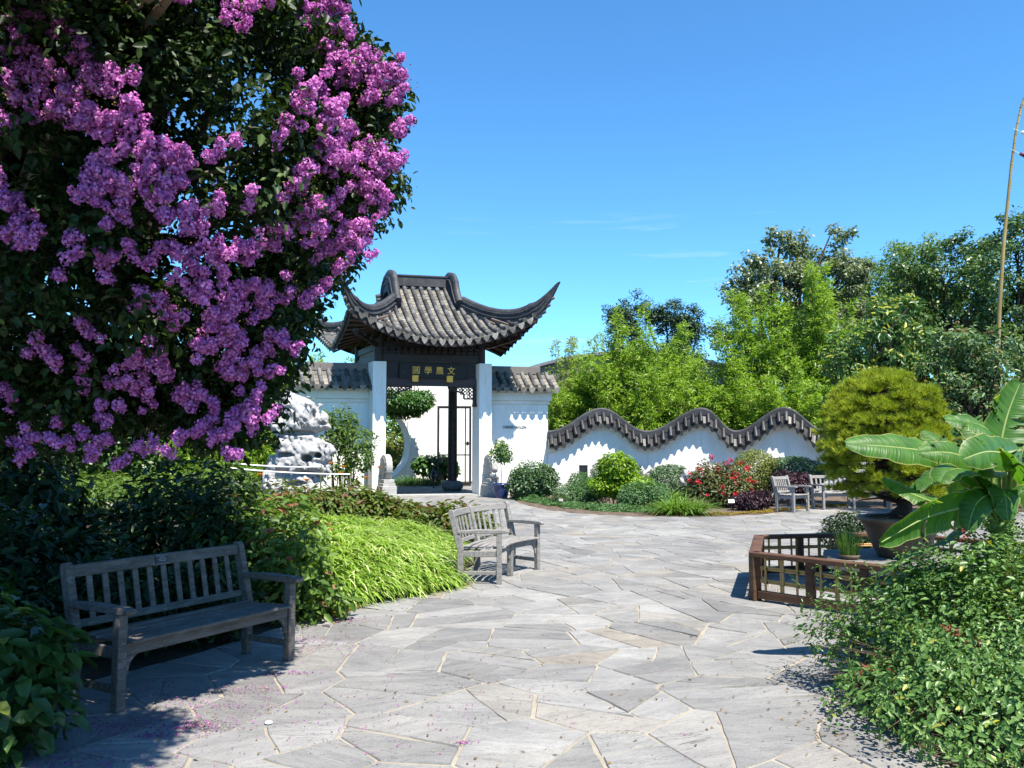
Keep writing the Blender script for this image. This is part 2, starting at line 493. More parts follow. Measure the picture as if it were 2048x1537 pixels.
M['lf_moss'] = leafmat('yellow_sedum', (.24, .20, .03), (.40, .30, .06), (.38, .14, .05), 0.25, 0.6, 0.2, c3_at=0.8)
M['lf_lily'] = leafmat('lily_blade', (.12, .25, .035), (.25, .42, .075), None, 0.35, 0.45, 0.35)
M['lf_pine'] = leafmat('pine_needle', (.23, .31, .018), (.47, .55, .055), (.62, .62, .10), 0.35, 0.5, 0.3, c3_at=0.9)
M['lf_poplar'] = leafmat('poplar_leaf', (.13, .19, .08), (.26, .33, .16), (.42, .45, .34), 0.25, 0.4, 0.4, c3_at=0.9)
M['lf_locust'] = leafmat('locust_leaf', (.11, .22, .035), (.22, .34, .07), None, 0.35, 0.5, 0.3)
M['lf_oak'] = leafmat('oak_leaf', (.05, .125, .028), (.125, .22, .055), None, 0.25, 0.4, 0.4)
M['lf_conifer'] = leafmat('conifer_leaf', (.025, .065, .024), (.06, .115, .05), None, 0.12, 0.5, 0.3)
M['lf_magnolia'] = leafmat('glossy_leaf', (.065, .165, .045), (.17, .30, .09), (.55, .58, .13), 0.3, 0.38, 0.4, c3_at=0.86)
M['lf_smoke'] = leafmat('dogwood_leaf', (.07, .15, .045), (.17, .28, .11), (.38, .24, .15), 0.3, 0.42, 0.35, c3_at=0.95)
M['lf_holly'] = leafmat('holly_leaf', (.022, .055, .018), (.055, .11, .035), (.12, .20, .05), 0.2, 0.3, 0.5, c3_at=0.92)
M['lf_vine'] = leafmat('vine_leaf', (.05, .14, .028), (.11, .25, .05), None, 0.3, 0.35, 0.45)

def banana_mat():
    m, n, out = _new('banana_leaf')
    v = _coord(n, (1, 1, 1), 'UV')
    st = n.nodes.new('ShaderNodeMapping'); st.inputs['Scale'].default_value = (20, 0.5, 1)
    n.links.new(v, st.inputs[0])
    a = _noise(n, st.outputs[0], 1.0, 3, 0.6)
    st2 = n.nodes.new('ShaderNodeMapping'); st2.inputs['Scale'].default_value = (90, 0.4, 1)
    n.links.new(v, st2.inputs[0])
    b = _noise(n, st2.outputs[0], 1.0, 2, 0.5)
    col = _mix(n, _ramp(n, a, 0.3, 0.7), (.024, .082, .008), (.070, .185, .018))
    col = _mix(n, _ramp(n, b, 0.45, 0.70, 0, 0.42), col, (.15, .26, .07))
    # midrib and dry rim
    sx = n.nodes.new('ShaderNodeSeparateXYZ'); n.links.new(v, sx.inputs[0])
    ab = n.nodes.new('ShaderNodeMath'); ab.operation = 'ABSOLUTE'; n.links.new(sx.outputs[1], ab.inputs[0])
    col = _mix(n, _ramp(n, ab.outputs[0], 0.93, 1.0), col, (.38, .36, .13))
    p = n.nodes.new('ShaderNodeBsdfPrincipled'); n.links.new(col, p.inputs['Base Color'])
    p.inputs['Roughness'].default_value = 0.42; p.inputs['Specular IOR Level'].default_value = 0.4
    n.links.new(_bump(n, b, 0.8, 0.008), p.inputs['Normal'])
    tr = n.nodes.new('ShaderNodeBsdfTranslucent'); n.links.new(_mix(n, 1.0, col, (1.6, 1.7, .4), 'MULTIPLY'), tr.inputs[0])
    s = n.nodes.new('ShaderNodeMixShader'); s.inputs[0].default_value = 0.38
    n.links.new(p.outputs[0], s.inputs[1]); n.links.new(tr.outputs[0], s.inputs[2]); n.links.new(s.outputs[0], out.inputs[0])
    return m
M['banana'] = banana_mat()

def glass_mat():
    m, n, out = _new('door_glass')
    g = n.nodes.new('ShaderNodeBsdfGlossy'); g.inputs['Roughness'].default_value = 0.02; g.inputs[0].default_value = (.8, .85, .85, 1)
    t = n.nodes.new('ShaderNodeBsdfTransparent'); t.inputs[0].default_value = (.95, .965, .96, 1)
    fr = n.nodes.new('ShaderNodeFresnel'); fr.inputs[0].default_value = 1.25
    s = n.nodes.new('ShaderNodeMixShader'); n.links.new(fr.outputs[0], s.inputs[0])
    n.links.new(t.outputs[0], s.inputs[1]); n.links.new(g.outputs[0], s.inputs[2]); n.links.new(s.outputs[0], out.inputs[0])
    return m
M['glass'] = glass_mat()

def stone_mat():
    m, n, out = _new('flagstone')
    t = n.nodes.new('ShaderNodeTexCoord')
    vr = n.nodes.new('ShaderNodeVectorRotate'); vr.rotation_type = 'Z_AXIS'
    n.links.new(t.outputs['Object'], vr.inputs['Vector']); n.links.new(_attr(n, 'ang'), vr.inputs['Angle'])
    mp = n.nodes.new('ShaderNodeMapping'); mp.inputs['Scale'].default_value = (1.0, 5.0, 1); n.links.new(vr.outputs[0], mp.inputs[0])
    lay = _noise(n, mp.outputs[0], 2.0, 6, 0.6, 0.9)
    mot = _noise(n, t.outputs['Object'], 1.6, 5, 0.6)
    fine = _noise(n, t.outputs['Object'], 70, 3, 0.7)
    tint = _attr(n, 'tint')
    warm = _attr(n, 'warm')
    big = _noise(n, t.outputs['Object'], 0.33, 3, 0.5)
    col = _mix(n, tint, (.178, .176, .172), (.272, .268, .260))
    col = _mix(n, warm, col, (.262, .235, .195))
    col = _mix(n, 0.8, col, _mix(n, _ramp(n, lay, 0.3, 0.7), (.78, .78, .785), (1.14, 1.14, 1.13)), 'MULTIPLY')
    col = _mix(n, 0.7, col, _mix(n, _ramp(n, mot, 0.3, 0.7), (.74, .74, .75), (1.16, 1.15, 1.12)), 'MULTIPLY')
    col = _mix(n, 0.8, col, _mix(n, _ramp(n, big, 0.35, 0.65), (.86, .86, .87), (1.12, 1.115, 1.10)), 'MULTIPLY')
    col = _mix(n, 0.6, col, _mix(n, fine, (.5, .5, .5), (1.5, 1.5, 1.5)), 'MULTIPLY')
    # dark lips of the cleft layers, on some stones only
    l2 = _noise(n, mp.outputs[0], 1.3, 3, 0.5, 1.2)
    fr = n.nodes.new('ShaderNodeMath'); fr.operation = 'MULTIPLY'; n.links.new(l2, fr.inputs[0]); fr.inputs[1].default_value = 9.0
    pp = n.nodes.new('ShaderNodeMath'); pp.operation = 'PINGPONG'; n.links.new(fr.outputs[0], pp.inputs[0]); pp.inputs[1].default_value = 0.5
    lip = _ramp(n, pp.outputs[0], 0.055, 0.01)
    msk = n.nodes.new('ShaderNodeMath'); msk.operation = 'MULTIPLY'; n.links.new(lip, msk.inputs[0])
    n.links.new(_ramp(n, _noise(n, t.outputs['Object'], 1.1, 3, 0.6), 0.46, 0.58, 0, .8), msk.inputs[1])
    col = _mix(n, msk.outputs[0], col, (.07, .064, .056))
    # cleft ledges: a stepped height from the layered noise
    st = n.nodes.new('ShaderNodeMath'); st.operation = 'SNAP'; n.links.new(lay, st.inputs[0]); st.inputs[1].default_value = 0.11
    ad = n.nodes.new('ShaderNodeMath'); ad.operation = 'ADD'; n.links.new(st.outputs[0], ad.inputs[0])
    fm = n.nodes.new('ShaderNodeMath'); fm.operation = 'MULTIPLY'; n.links.new(fine, fm.inputs[0]); fm.inputs[1].default_value = 0.05
    n.links.new(fm.outputs[0], ad.inputs[1])
    _bsdf(n, out, col, 0.75, 0.15, 0, _bump(n, ad.outputs[0], 0.9, 0.025))
    return m
M['flag'] = stone_mat()
M['mortar'] = surf('pale_mortar', (.31, .275, .22), (.40, .36, .295), 4.0, 0.95, 0.6, 50, 0.1, bdist=0.006)
# ------------------------------------------------------------ ground and paving
def sheet(name, poly, z, mat, kind='structure'):
    me = bpy.data.meshes.new(name)
    me.from_pydata([(float(x), float(y), z) for x, y in poly], [], [tuple(range(len(poly)))])
    me.update()
    o = link(name, me, mat)
    o['kind'] = kind
    return o
M['ground'] = surf('garden_soil', (.055, .043, .03), (.12, .095, .07), 1.6, 0.95, 0.9, 12, 0.1, c3=(.07, .085, .03), bdist=0.05)
sheet('ground', [(-900, -200), (900, -200), (900, 1600), (-900, 1600)], 0.0, M['ground'])

PLAZA = [(-4.5, -3), (-4.2, 2.5), (-3.4, 4.3), (-3.3, 5.7), (-2.5, 7.2), (-2.05, 8.3), (-1.9, 8.63), (-1.74, 9.1), (-1.1, 9.6),
         (-.52, 10.45), (-.72, 11.2), (-.5, 12.4), (-.65, 15), (-.85, 18), (-1.5, 22), (-3.6, 26), (-4.35, 27.3), (-5.0, 29.5), (-6.6, 34), (-6.6, 36.2),
         (-.6, 37.4), (-1.3, 33), (-1.05, 30), (-.6, 28.9), (0.0, 28.6), (.05, 26.8), (.12, 25.6), (.5, 23.7), (1.0, 22.2), (1.57, 21.25), (2.38, 20.6), (3.28, 20.2),
         (4.0, 20.1), (4.7, 20.2), (5.78, 20.6), (6.6, 21.4), (7.4, 22.4), (8.5, 23.0), (9.6, 22.9), (13.5, 21.2), (16, 19), (13, 13), (8.5, 9.2), (5.5, 7.9),
         (3.2, 7.3), (2.5, 6.5), (2.25, 5.3), (2.35, 4.3), (2.7, 3), (3.2, -3)]
sheet('plaza_mortar_bed', PLAZA, 0.004, M['mortar'])
PLZ = np.array(PLAZA)

def inside(p, poly=PLZ):
    x, y = p; c = False; n = len(poly); j = n - 1
    for i in range(n):
        xi, yi = poly[i]; xj, yj = poly[j]
        if (yi > y) != (yj > y) and x < (xj - xi) * (y - yi) / (yj - yi) + xi: c = not c
        j = i
    return c
def clip_half(poly, a, b):            # keep the points with a . p <= b
    out = []
    n = len(poly)
    for i in range(n):
        p, q = poly[i], poly[(i + 1) % n]
        dp, dq = a[0] * p[0] + a[1] * p[1] - b, a[0] * q[0] + a[1] * q[1] - b
        if dp <= 0: out.append(p)
        if (dp < 0 < dq) or (dq < 0 < dp):
            t = dp / (dp - dq)
            out.append((p[0] + (q[0] - p[0]) * t, p[1] + (q[1] - p[1]) * t))
    return out
def flagstones():
    r = random.Random(21)
    lo, hi = PLZ.min(0) - 0.5, PLZ.max(0) + 0.5
    pts = []; grid = {}
    cell = 0.9
    tries = 0
    while tries < 40000:
        tries += 1
        x, y = r.uniform(lo[0], hi[0]), r.uniform(lo[1], hi[1])
        d = r.choice((0.42, 0.55, 0.68, 0.80, 0.95))
        if y > 18: d *= 1.1
        gx, gy = int(x / cell), int(y / cell); ok = True
        for i in range(gx - 2, gx + 3):
            for j in range(gy - 2, gy + 3):
                for (qx, qy, qd) in grid.get((i, j), ()):
                    if (qx - x) ** 2 * 0.70 + (qy - y) ** 2 < (0.5 * (d + qd)) ** 2: ok = False; break
                if not ok: break
            if not ok: break
        if ok:
            grid.setdefault((gx, gy), []).append((x, y, d)); pts.append((x, y))
    A = np.array(pts)
    verts, faces, tint, ang, warm = [], [], [], [], []
    for k, (x, y) in enumerate(pts):
        if x < lo[0] + .3 or y < lo[1] + .3: continue
        d2 = ((A - A[k]) ** 2).sum(1)
        near = np.argsort(d2)[1:19]
        if not inside((x, y)) and min((inside((x + a, y + b)) for a in (-.6, 0, .6) for b in (-.6, 0, .6))) is False and not any(inside((x + a, y + b)) for a in (-.6, 0, .6) for b in (-.6, 0, .6)):
            continue
        poly = [(x - 2, y - 2), (x + 2, y - 2), (x + 2, y + 2), (x - 2, y + 2)]
        j = r.uniform(0.005, 0.013)
        for q in near:
            nx, ny = A[q] - A[k]; L = math.hypot(nx, ny)
            nx /= L; ny /= L
            poly = clip_half(poly, (nx, ny), nx * x + ny * y + L / 2)
            if len(poly) < 3: break
        if len(poly) < 3: continue
        if not all(inside(p) for p in poly):
            # keep the part of the plaza inside this stone
            sub = [tuple(p) for p in PLAZA]
            n = len(poly)
            for i in range(n):
                p, q = poly[i], poly[(i + 1) % n]
                a = (q[1] - p[1], -(q[0] - p[0]))
                sub = clip_half(sub, a, a[0] * p[0] + a[1] * p[1])
                if len(sub) < 3: break
            poly = sub
            if len(poly) < 3: continue
        # large cells are cut again, so that joints meet in tees
        todo, done = [poly], []
        while todo:
            pc = todo.pop()
            a_ = abs(0.5 * sum(pc[q][0] * pc[(q + 1) % len(pc)][1] - pc[(q + 1) % len(pc)][0] * pc[q][1] for q in range(len(pc))))
            if a_ > r.uniform(.13, .44):
                mxx = sum(p[0] for p in pc) / len(pc) + r.uniform(-.06, .06); myy = sum(p[1] for p in pc) / len(pc) + r.uniform(-.06, .06)
                ex = max(p[0] for p in pc) - min(p[0] for p in pc); ey = max(p[1] for p in pc) - min(p[1] for p in pc)
                an = r.gauss(0, .45) + (PI / 2 if ey < ex * 1.15 and r.random() < .75 else 0) + PI / 2
                nv = (math.cos(an), math.sin(an)); bb = nv[0] * mxx + nv[1] * myy
                A1, A2 = clip_half(pc, nv, bb), clip_half(pc, (-nv[0], -nv[1]), -bb)
                if len(A1) >= 3 and len(A2) >= 3: todo += [A1, A2]; continue
            done.append(pc)
        for poly in done:
            ar0 = 0.5 * sum(poly[q][0] * poly[(q + 1) % len(poly)][1] - poly[(q + 1) % len(poly)][0] * poly[q][1] for q in range(len(poly)))
            if ar0 < 0: poly = poly[::-1]
            cc = poly
            for q in range(len(poly)):                     # joint width
                p0, p1 = poly[q], poly[(q + 1) % len(poly)]; L = math.hypot(p1[0] - p0[0], p1[1] - p0[1])
                if L < 1e-5: continue
                a = ((p1[1] - p0[1]) / L, -(p1[0] - p0[0]) / L)
                cc = clip_half(cc, a, a[0] * p0[0] + a[1] * p0[1] - r.uniform(.004, .013))
                if len(cc) < 3: break
            if len(cc) < 3: continue
            poly = cc
            # worn outline
            out = []
            n = len(poly)
            for i in range(n):
                p, q = poly[i], poly[(i + 1) % n]
                L = math.hypot(q[0] - p[0], q[1] - p[1])
                if L < 1e-4: continue
                m = max(1, int(L / 0.11))
                nx, ny = (q[1] - p[1]) / L, -(q[0] - p[0]) / L
                bow = r.uniform(-.012, .012)
                for s in range(m):
                    t = s / m
                    w = (r.uniform(-.006, .006) if s else -0.006) + bow * math.sin(PI * t)
                    out.append((p[0] + (q[0] - p[0]) * t + nx * w, p[1] + (q[1] - p[1]) * t + ny * w))
            ar = 0.5 * sum(out[i][0] * out[(i + 1) % len(out)][1] - out[(i + 1) % len(out)][0] * out[i][1] for i in range(len(out)))
            if abs(ar) < 0.012: continue
            if ar < 0: out.reverse()
            cx = sum(p[0] for p in out) / len(out); cy = sum(p[1] for p in out) / len(out)
            b = len(verts); n = len(out)
            tx, ty, tz = r.uniform(-.006, .006), r.uniform(-.006, .006), r.uniform(.010, .015)
            for p in out: verts.append((p[0], p[1], 0.0045))
            for p in out:
                dx, dy = cx - p[0], cy - p[1]; L = math.hypot(dx, dy) or 1
                verts.append((p[0] + dx / L * .006, p[1] + dy / L * .006, tz + tx * dx + ty * dy))
            fs = [tuple(b + n + i for i in range(n))] + [(b + i, b + (i + 1) % n, b + n + (i + 1) % n, b + n + i) for i in range(n)]
            t = min(1, max(0, r.gauss(0.5, 0.30))); g = r.uniform(-.7, .7); w = max(0, r.gauss(-.20, .38))
            for f in fs: faces.append(f); tint.append(t); ang.append(g); warm.append(min(w, .9))
    me = bpy.data.meshes.new('plaza_paving')
    me.from_pydata(verts, [], faces)
    for nm, vals in (('tint', tint), ('ang', ang), ('warm', warm)):
        a = me.attributes.new(nm, 'FLOAT', 'FACE'); a.data.foreach_set('value', np.array(vals, dtype=np.float32))
    me.update()
    o = link('plaza_paving', me, M['flag']); o['kind'] = 'structure'
flagstones()
# a far path seen under the big tree
sheet('garden_path', [(-15.5, 22.5), (-8.6, 23.2), (-8.2, 25.4), (-16, 25.5)], 0.006, M['mortar'])
# bark mulch in the bed below the wavy wall
sheet('mulch_bed', [(.15, 25.5), (.52, 23.7), (1.02, 22.22), (1.58, 21.28), (2.39, 20.63), (3.28, 20.23), (4.0, 20.13), (4.7, 20.23), (5.77, 20.63), (6.58, 21.43), (7.38, 22.43), (8.5, 23.05), (9.6, 23.0),
                    (13, 23), (13, 27), (9.4, 29.0), (6.6, 29.5), (1.3, 29.5), (.2, 28)], 0.006, M['mulch'])
# ------------------------------------------------------------ the gate
GO = np.array([-2.61, 28.2, 0.0])
GX = np.array([math.cos(R(13)), math.sin(R(13)), 0]); GY = np.array([-math.sin(R(24)), math.cos(R(24)), 0])
def gl(x, y, z):                       # gate axes, relative to the gate's own origin
    p = GX * x + GY * y
    return (p[0], p[1], z)
gate = thing('entrance_gate', 'white walled entrance gate with grey upswept tiled roof and gold lettered plaque', 'gate', GO)
def gm(): return MB(gl)

RB, RA, HG, RG = 2.85, 2.98, 0.80, 1.05      # eave half depth, eave half width, gable foot, ridge half length
RC = 1.60                                     # roof centre behind the pillar faces
ZE, ZR = 5.02, 7.22
def prof(t): return ZE + (ZR - ZE) * max(0.0, 1 - t) ** 1.38
def lift(x, y): return 0.90 * (min(1.06, abs(x) / 3.0) ** 2.0) * (min(1.06, abs(y) / RB) ** 1.0)
def hip_y(x): return HG + (abs(x) - RG) * (RB - HG) / (RA - RG)
def zf(x, y): return prof(abs(y) / RB) + lift(x, y)
def zs(x, y): return prof(hip_y(x) / RB) + lift(x, y)
def eave_y(x): return RB + 0.10 * (abs(x) / RA) ** 4
def eave_x(y): return RA + 0.10 * (abs(y) / RB) ** 4

tiles, pans, ends = gm(), gm(), gm()
def roof_parts():
    tiles.build('cover_tiles', M['tile'], gate); pans.build('pan_tiles', M['tile_pan'], gate); ends.build('eave_tiles', M['tile_end'], gate)
SP_T = 0.262
def tile_row(path, m=None, r0=0.072):
    """a row of half round cover tiles along path: short tapered lengths"""
    m = m if m is not None else tiles
    P = [Vector(p) for p in path]
    seg = []; acc = 0.0
    Ls = [0.0]
    for a, b in zip(P, P[1:]): Ls.append(Ls[-1] + (b - a).length)
    T = Ls[-1]; n = max(1, round(T / 0.30))
    def at(s):
        for i in range(len(P) - 1):
            if s <= Ls[i + 1] + 1e-9:
                f = (s - Ls[i]) / max(1e-9, Ls[i + 1] - Ls[i]); return P[i].lerp(P[i + 1], f)
        return P[-1]
    for k in range(n):
        m.tint = random.random()
        a, b = T * k / n, T * (k + 1) / n
        m.tube([at(a), at((a + b) / 2), at(b)], [r0 * .90, r0, r0 * 1.03], 8, True)
def pan_strip(fn, w0, w1, s0, s1, drop):
    """stepped pan tiles between two rows: fn(across, along) -> point"""
    n = max(2, int(abs(s1 - s0) / 0.115))
    for k in range(n):
        a, b = s0 + (s1 - s0) * k / n, s0 + (s1 - s0) * (k + 1) / n
        pans.tint = 0.35 + 0.65 * random.random()
        q = []
        for s, dz in ((a, 0.0), (b, 0.024)):
            for w, e in ((w0, .03), ((w0 + w1) / 2, -.012), (w1, .03)):
                p = fn(w, s); q.append((p[0], p[1], p[2] + dz + e))
        lo = []
        for w, e in ((w0, .03), ((w0 + w1) / 2, -.012), (w1, .03)):
            p = fn(w, b); lo.append((p[0], p[1], p[2] - 0.02 + e))
        pans.add(q + lo, [(0, 3, 4, 1), (1, 4, 5, 2), (3, 6, 7, 4), (4, 7, 8, 5)])
def drip(fn, w, s, dirn, wd=0.20, m=None):
    """pendant eave tile hanging between two rows"""
    m = m if m is not None else ends
    p = fn(w, s); a = fn(w - wd / 2, s); b = fn(w + wd / 2, s)
    m.tint = random.random()
    o = [dirn[0] * .02, dirn[1] * .02]
    up = 0.03
    ring = [(a[0], a[1], a[2] + up), (a[0], a[1], a[2] - .045), ((a[0] * 3 + b[0]) / 4, (a[1] * 3 + b[1]) / 4, p[2] - .115), (p[0], p[1], p[2] - .165),
            ((a[0] + 3 * b[0]) / 4, (a[1] + 3 * b[1]) / 4, p[2] - .115), (b[0], b[1], b[2] - .045), (b[0], b[1], b[2] + up)]
    f = [(x + o[0] * 2, y + o[1] * 2, z - .012) for x, y, z in ring]
    m.add(ring + f, [tuple(range(6, -1, -1)), tuple(range(7, 14))] + [(i, (i + 1) % 7, 7 + (i + 1) % 7, 7 + i) for i in range(7)])

def roof_side(kind, sg):
    half = RA if kind == 'f' else RB
    n = int(half / SP_T)
    if kind == 'f':
        fn = lambda w, s: (w, RC + sg * s, zf(w, s))
        top = lambda w: 0.0 if abs(w) <= RG else hip_y(w)
        bot = eave_y
        dr = (0, sg)
    else:
        fn = lambda w, s: (sg * s, RC + w, zs(s, w))
        inv = lambda w: RG + (abs(w) - HG) * (RA - RG) / (RB - HG)
        top = lambda w: RG + 0.02 if abs(w) <= HG else inv(w)
        bot = eave_x
        dr = (sg, 0)
    ws = [(i - n / 2) * (2 * half / (n + 0.6)) * 0.98 for i in range(n + 1)]
    ws = np.linspace(-half + .12, half - .12, 2 * n - 1)
    st = ws[1] - ws[0]
    for i, w in enumerate(ws):
        s0, s1 = top(w), bot(w)
        if s1 - s0 > 0.10:
            k = max(3, int((s1 - s0) / 0.16))
            path = []
            for j in range(k + 1):
                s = s0 + (s1 - s0) * j / k
                p = fn(w, s); path.append((p[0], p[1], p[2] + .085))
            tile_row(path)
            e = fn(w, s1 + .012); ends.tint = 0.1 + .5 * random.random()
            q = Vector((e[0], e[1], e[2] + .07)); d = Vector((dr[0], dr[1], -.25)).normalized()
            ends.tube([q - d * .02, q + d * .012], [.08, .08], 10)
        if i < len(ws) - 1:
            wc = w + st / 2
            s0 = max(top(w), top(w + st)) if abs(wc) > (RG if kind == 'f' else HG) else top(wc)
            s0 = min(top(w), top(w + st)) if abs(wc) > (RG if kind == 'f' else HG) else s0
            s1 = bot(wc)
            pan_strip(fn, w + .03, w + st - .03, s0, s1 + .02, 0)
            drip(fn, wc, s1 + .03, dr, min(.19, st * .70))
    return fn
for sg in (-1, 1):
    for kd in 'fs':
        tiles, pans, ends = gm(), gm(), gm()
        roof_side(kd, sg); roof_parts()

# underside of the eaves: boarding and rafters
und = gm()
for sg in (-1, 1):
    N = 16
    for kind in 'fs':
        half = RA if kind == 'f' else RB
        rows = []
        for i in range(N + 1):
            w = -half + 2 * half * i / N
            row = []
            for j in range(5):
                if kind == 'f':
                    y0 = 0.2 if abs(w) <= RG else hip_y(w); s = y0 + (eave_y(w) - .05 - y0) * j / 4
                    row.append((w, RC + sg * s, zf(w, s) - .10))
                else:
                    x0 = RG if abs(w) <= HG else RG + (abs(w) - HG) * (RA - RG) / (RB - HG)
                    s = x0 + (eave_x(w) - .05 - x0) * j / 4
                    row.append((sg * s, RC + w, zs(s, w) - .10))
            rows.append(row)
        vs = [p for r_ in rows for p in r_]
        fs = [(i * 5 + j, i * 5 + j + 1, (i + 1) * 5 + j + 1, (i + 1) * 5 + j) for i in range(N) for j in range(4)]
        und.add(vs, fs)
        # eave board
        vs = []
        for r_ in rows:
            p = r_[4]; vs += [(p[0], p[1], p[2] + .10), (p[0], p[1], p[2] - .10)]
        und.add(vs, [(2 * i, 2 * i + 1, 2 * i + 3, 2 * i + 2) for i in range(N)])
und.build('eave_boarding', M['dark_wood'], gate)
raf = gm()
for sg in (-1, 1):
    for i in range(17):
        w = -2.7 + 5.4 * i / 16
        a = max(0.9, hip_y(w) if abs(w) > RG else 0.9)
        k = eave_y(w) - .04
        raf.tube([(w * .9, RC + sg * min(a, 1.6), zf(w, min(a, 1.6)) - .20), (w * .97, RC + sg * (a + k) / 2, zf(w, (a + k) / 2) - .17), (w, RC + sg * k, zf(w, k) - .15)], .042, 6)
    for i in range(15):
        w = -2.5 + 5.0 * i / 14
        a = 1.7; k = eave_x(w) - .04
        raf.tube([(sg * a, RC + w * .9, zs(a, w) - .20), (sg * (a + k) / 2, RC + w * .97, zs((a + k) / 2, w) - .17), (sg * k, RC + w, zs(k, w) - .15)], .042, 6)
raf.build('rafters', surf('rafter_wood', (.10, .075, .06), (.17, .13, .11), 3, 0.7, 0.1), gate)

# gable walls
for sg in (-1, 1):
    gab = gm(); vs = []
    for j in range(9):
        y = -HG + 2 * HG * j / 8
        vs += [(sg * (RG - .03), RC + y, zf(RG, HG) - .35), (sg * (RG - .03), RC + y, prof(abs(y) / RB) + .1)]
    gab.add(vs, [(2 * i, 2 * i + 1, 2 * i + 3, 2 * i + 2) for i in range(8)])
    gab.build('gable_panel', M['dark_wood'], gate)

# main ridge: an upright band between the two gable ridges
mr = gm()
zr = ZR
mr.box((0, RC, zr + .20), (2 * RG - .2, .24, .36), 6)
mr.box((0, RC, zr + .40), (2 * RG - .1, .30, .05), 6)
mr.box((0, RC, zr + .06), (2 * RG - .1, .32, .06), 6)
mr.build('main_ridge', M['ridge'], gate)

def ridge_band(path, hs, ws, name):
    """layered ridge: flat side faces with rounded cap and thin mouldings, swept along path"""
    prof2 = [(-.50, 0), (-.50, .30), (-.62, .31), (-.62, .38), (-.46, .40), (-.46, .60), (-.58, .61), (-.58, .68), (-.44, .70), (-.44, .80), (-.36, .92), (-.18, 1.0),
             (.18, 1.0), (.36, .92), (.44, .80), (.44, .70), (.58, .68), (.58, .61), (.46, .60), (.46, .40), (.62, .38), (.62, .31), (.50, .30), (.50, 0)]
    b = gm(); P = [Vector(p) for p in path]
    vs = []; k = len(prof2)
    for i, p in enumerate(P):
        d = P[min(i + 1, len(P) - 1)] - P[max(0, i - 1)]
        d2 = Vector((d.x, d.y, 0)); d2 = d2.normalized() if d2.length > 1e-4 else Vector((0, 1, 0))
        s = Vector((d2.y, -d2.x, 0)); u = s.cross(d.normalized()).normalized()
        if u.z < 0: u = -u
        for a, c in prof2:
            vs.append(p + s * (a * ws[i]) + u * (c * hs[i]))
    fs = [(i * k + j, i * k + (j + 1) % k, (i + 1) * k + (j + 1) % k, (i + 1) * k + j) for i in range(len(P) - 1) for j in range(k)]
    fs += [tuple(range(k - 1, -1, -1)), tuple((len(P) - 1) * k + j for j in range(k))]
    b.add(vs, fs)
    b.build(name, M['ridge'], gate)

for sx in (-1, 1):
    # gable ridge over the top, front and back in one arch
    path = []; hs = []
    for j in range(21):
        y = -HG - .06 + (2 * HG + .12) * j / 20
        path.append((sx * RG, RC + y, prof(abs(y) / RB) - .02))
        hs.append(.62 if abs(y) < .25 else .62 - .20 * min(1, (abs(y) - .25) / .6))
    # round the crown of the arch
    path = [(p[0], p[1], min(p[2], ZR - .20 + .0 * i)) for i, p in enumerate(path)]
    ridge_band(path, [h + .18 * math.exp(-((p[1] - RC) / .28) ** 2) for h, p in zip(hs, path)], [.26] * 21, 'gable_ridge')
    for sy in (-1, 1):
        path = []; hs = []; ws = []
        for j in range(19):
            t = j / 18
            x = RG + .02 + (RA - RG) * t; y = HG + .02 + (RB - HG) * t
            path.append((sx * x, RC + sy * y, zf(x, y) + .0)); hs.append(.44 + .06 * t); ws.append(.24)
        ex, ey, ez = path[-1]
        # the upswept horn beyond the corner
        for (dx, dz, h, w) in ((.10, .09, .46, .22), (.20, .23, .40, .20), (.29, .42, .32, .17), (.37, .62, .23, .13), (.44, .80, .16, .10), (.50, .96, .10, .07), (.54, 1.05, .05, .05)):
            path.append((ex + sx * dx, ey + sy * dx, ez + dz)); hs.append(h); ws.append(w)
        ridge_band(path, hs, ws, 'hip_ridge')
        st = gm()                                    # stepped tile ends below the horn
        for (dx, dz, r_) in ((.06, .0, .08), (.16, .12, .07), (.27, .32, .055), (.37, .54, .045)):
            q = Vector((ex + sx * dx, ey + sy * dx, ez + dz)); d = Vector((sx, sy, .6)).normalized()
            st.tube([q - d * .16, q + d * .05], [r_, r_], 10)
        st.build('corner_tiles', M['tile_end'], gate)
    # ornament tiles stacked behind the gable ridge
    orn = gm()
    for k, (dy, dz) in enumerate(((.5, .16), (.62, .02), (.42, .02), (.56, .30))):
        orn.tube([(sx * (RG + .12), RC + dy - .1, ZR - .55 + dz), (sx * (RG + .34), RC + dy - .1, ZR - .60 + dz)], [.075, .08], 10)
    orn.build('gable_tiles', M['ridge'], gate)

# timber frame
PX = 1.772
zt = 4.98
for (x, y) in ((-1.72, .34), (1.72, .34), (-1.72, 3.1), (1.72, 3.1)):
    b = gm(); b.tube([(x, y, .34 if y > 1 else .05), (x, y, 2.5), (x, y, zt + .25)], [.165, .16, .15], 18); b.build('post', M['dark_wood'], gate)
    if y > 1:
        b = gm(); b.lathe([(.16, 0), (.30, .02), (.375, .12), (.39, .20), (.36, .31), (.27, .37), (.2, .375)], (x, y, .012), 24); b.build('stone_drum', M['granite_dark'], gate)
b = gm()
b.box((0, .36, 3.80), (3.13, .20, .24), 4); b.box((0, .30, 3.685), (3.13, .10, .05), 4)
b.build('lintel', surf('lintel_wood', (.055, .036, .036), (.085, .058, .056), 2.0, .5, .1), gate)
b = gm()
b.box((0, .40, 4.20), (3.13, .10, .56), 4); b.box((0, .36, 4.60), (3.5, .22, .22), 4); b.box((0, .42, 4.93), (3.6, .14, .44), 4)
for i in range(15):
    b.box((-1.55 + 3.1 * i / 14, .34, 4.80), (.10, .12, .10)); b.box((-1.55 + 3.1 * i / 14, .27, 4.90), (.15, .14, .07))
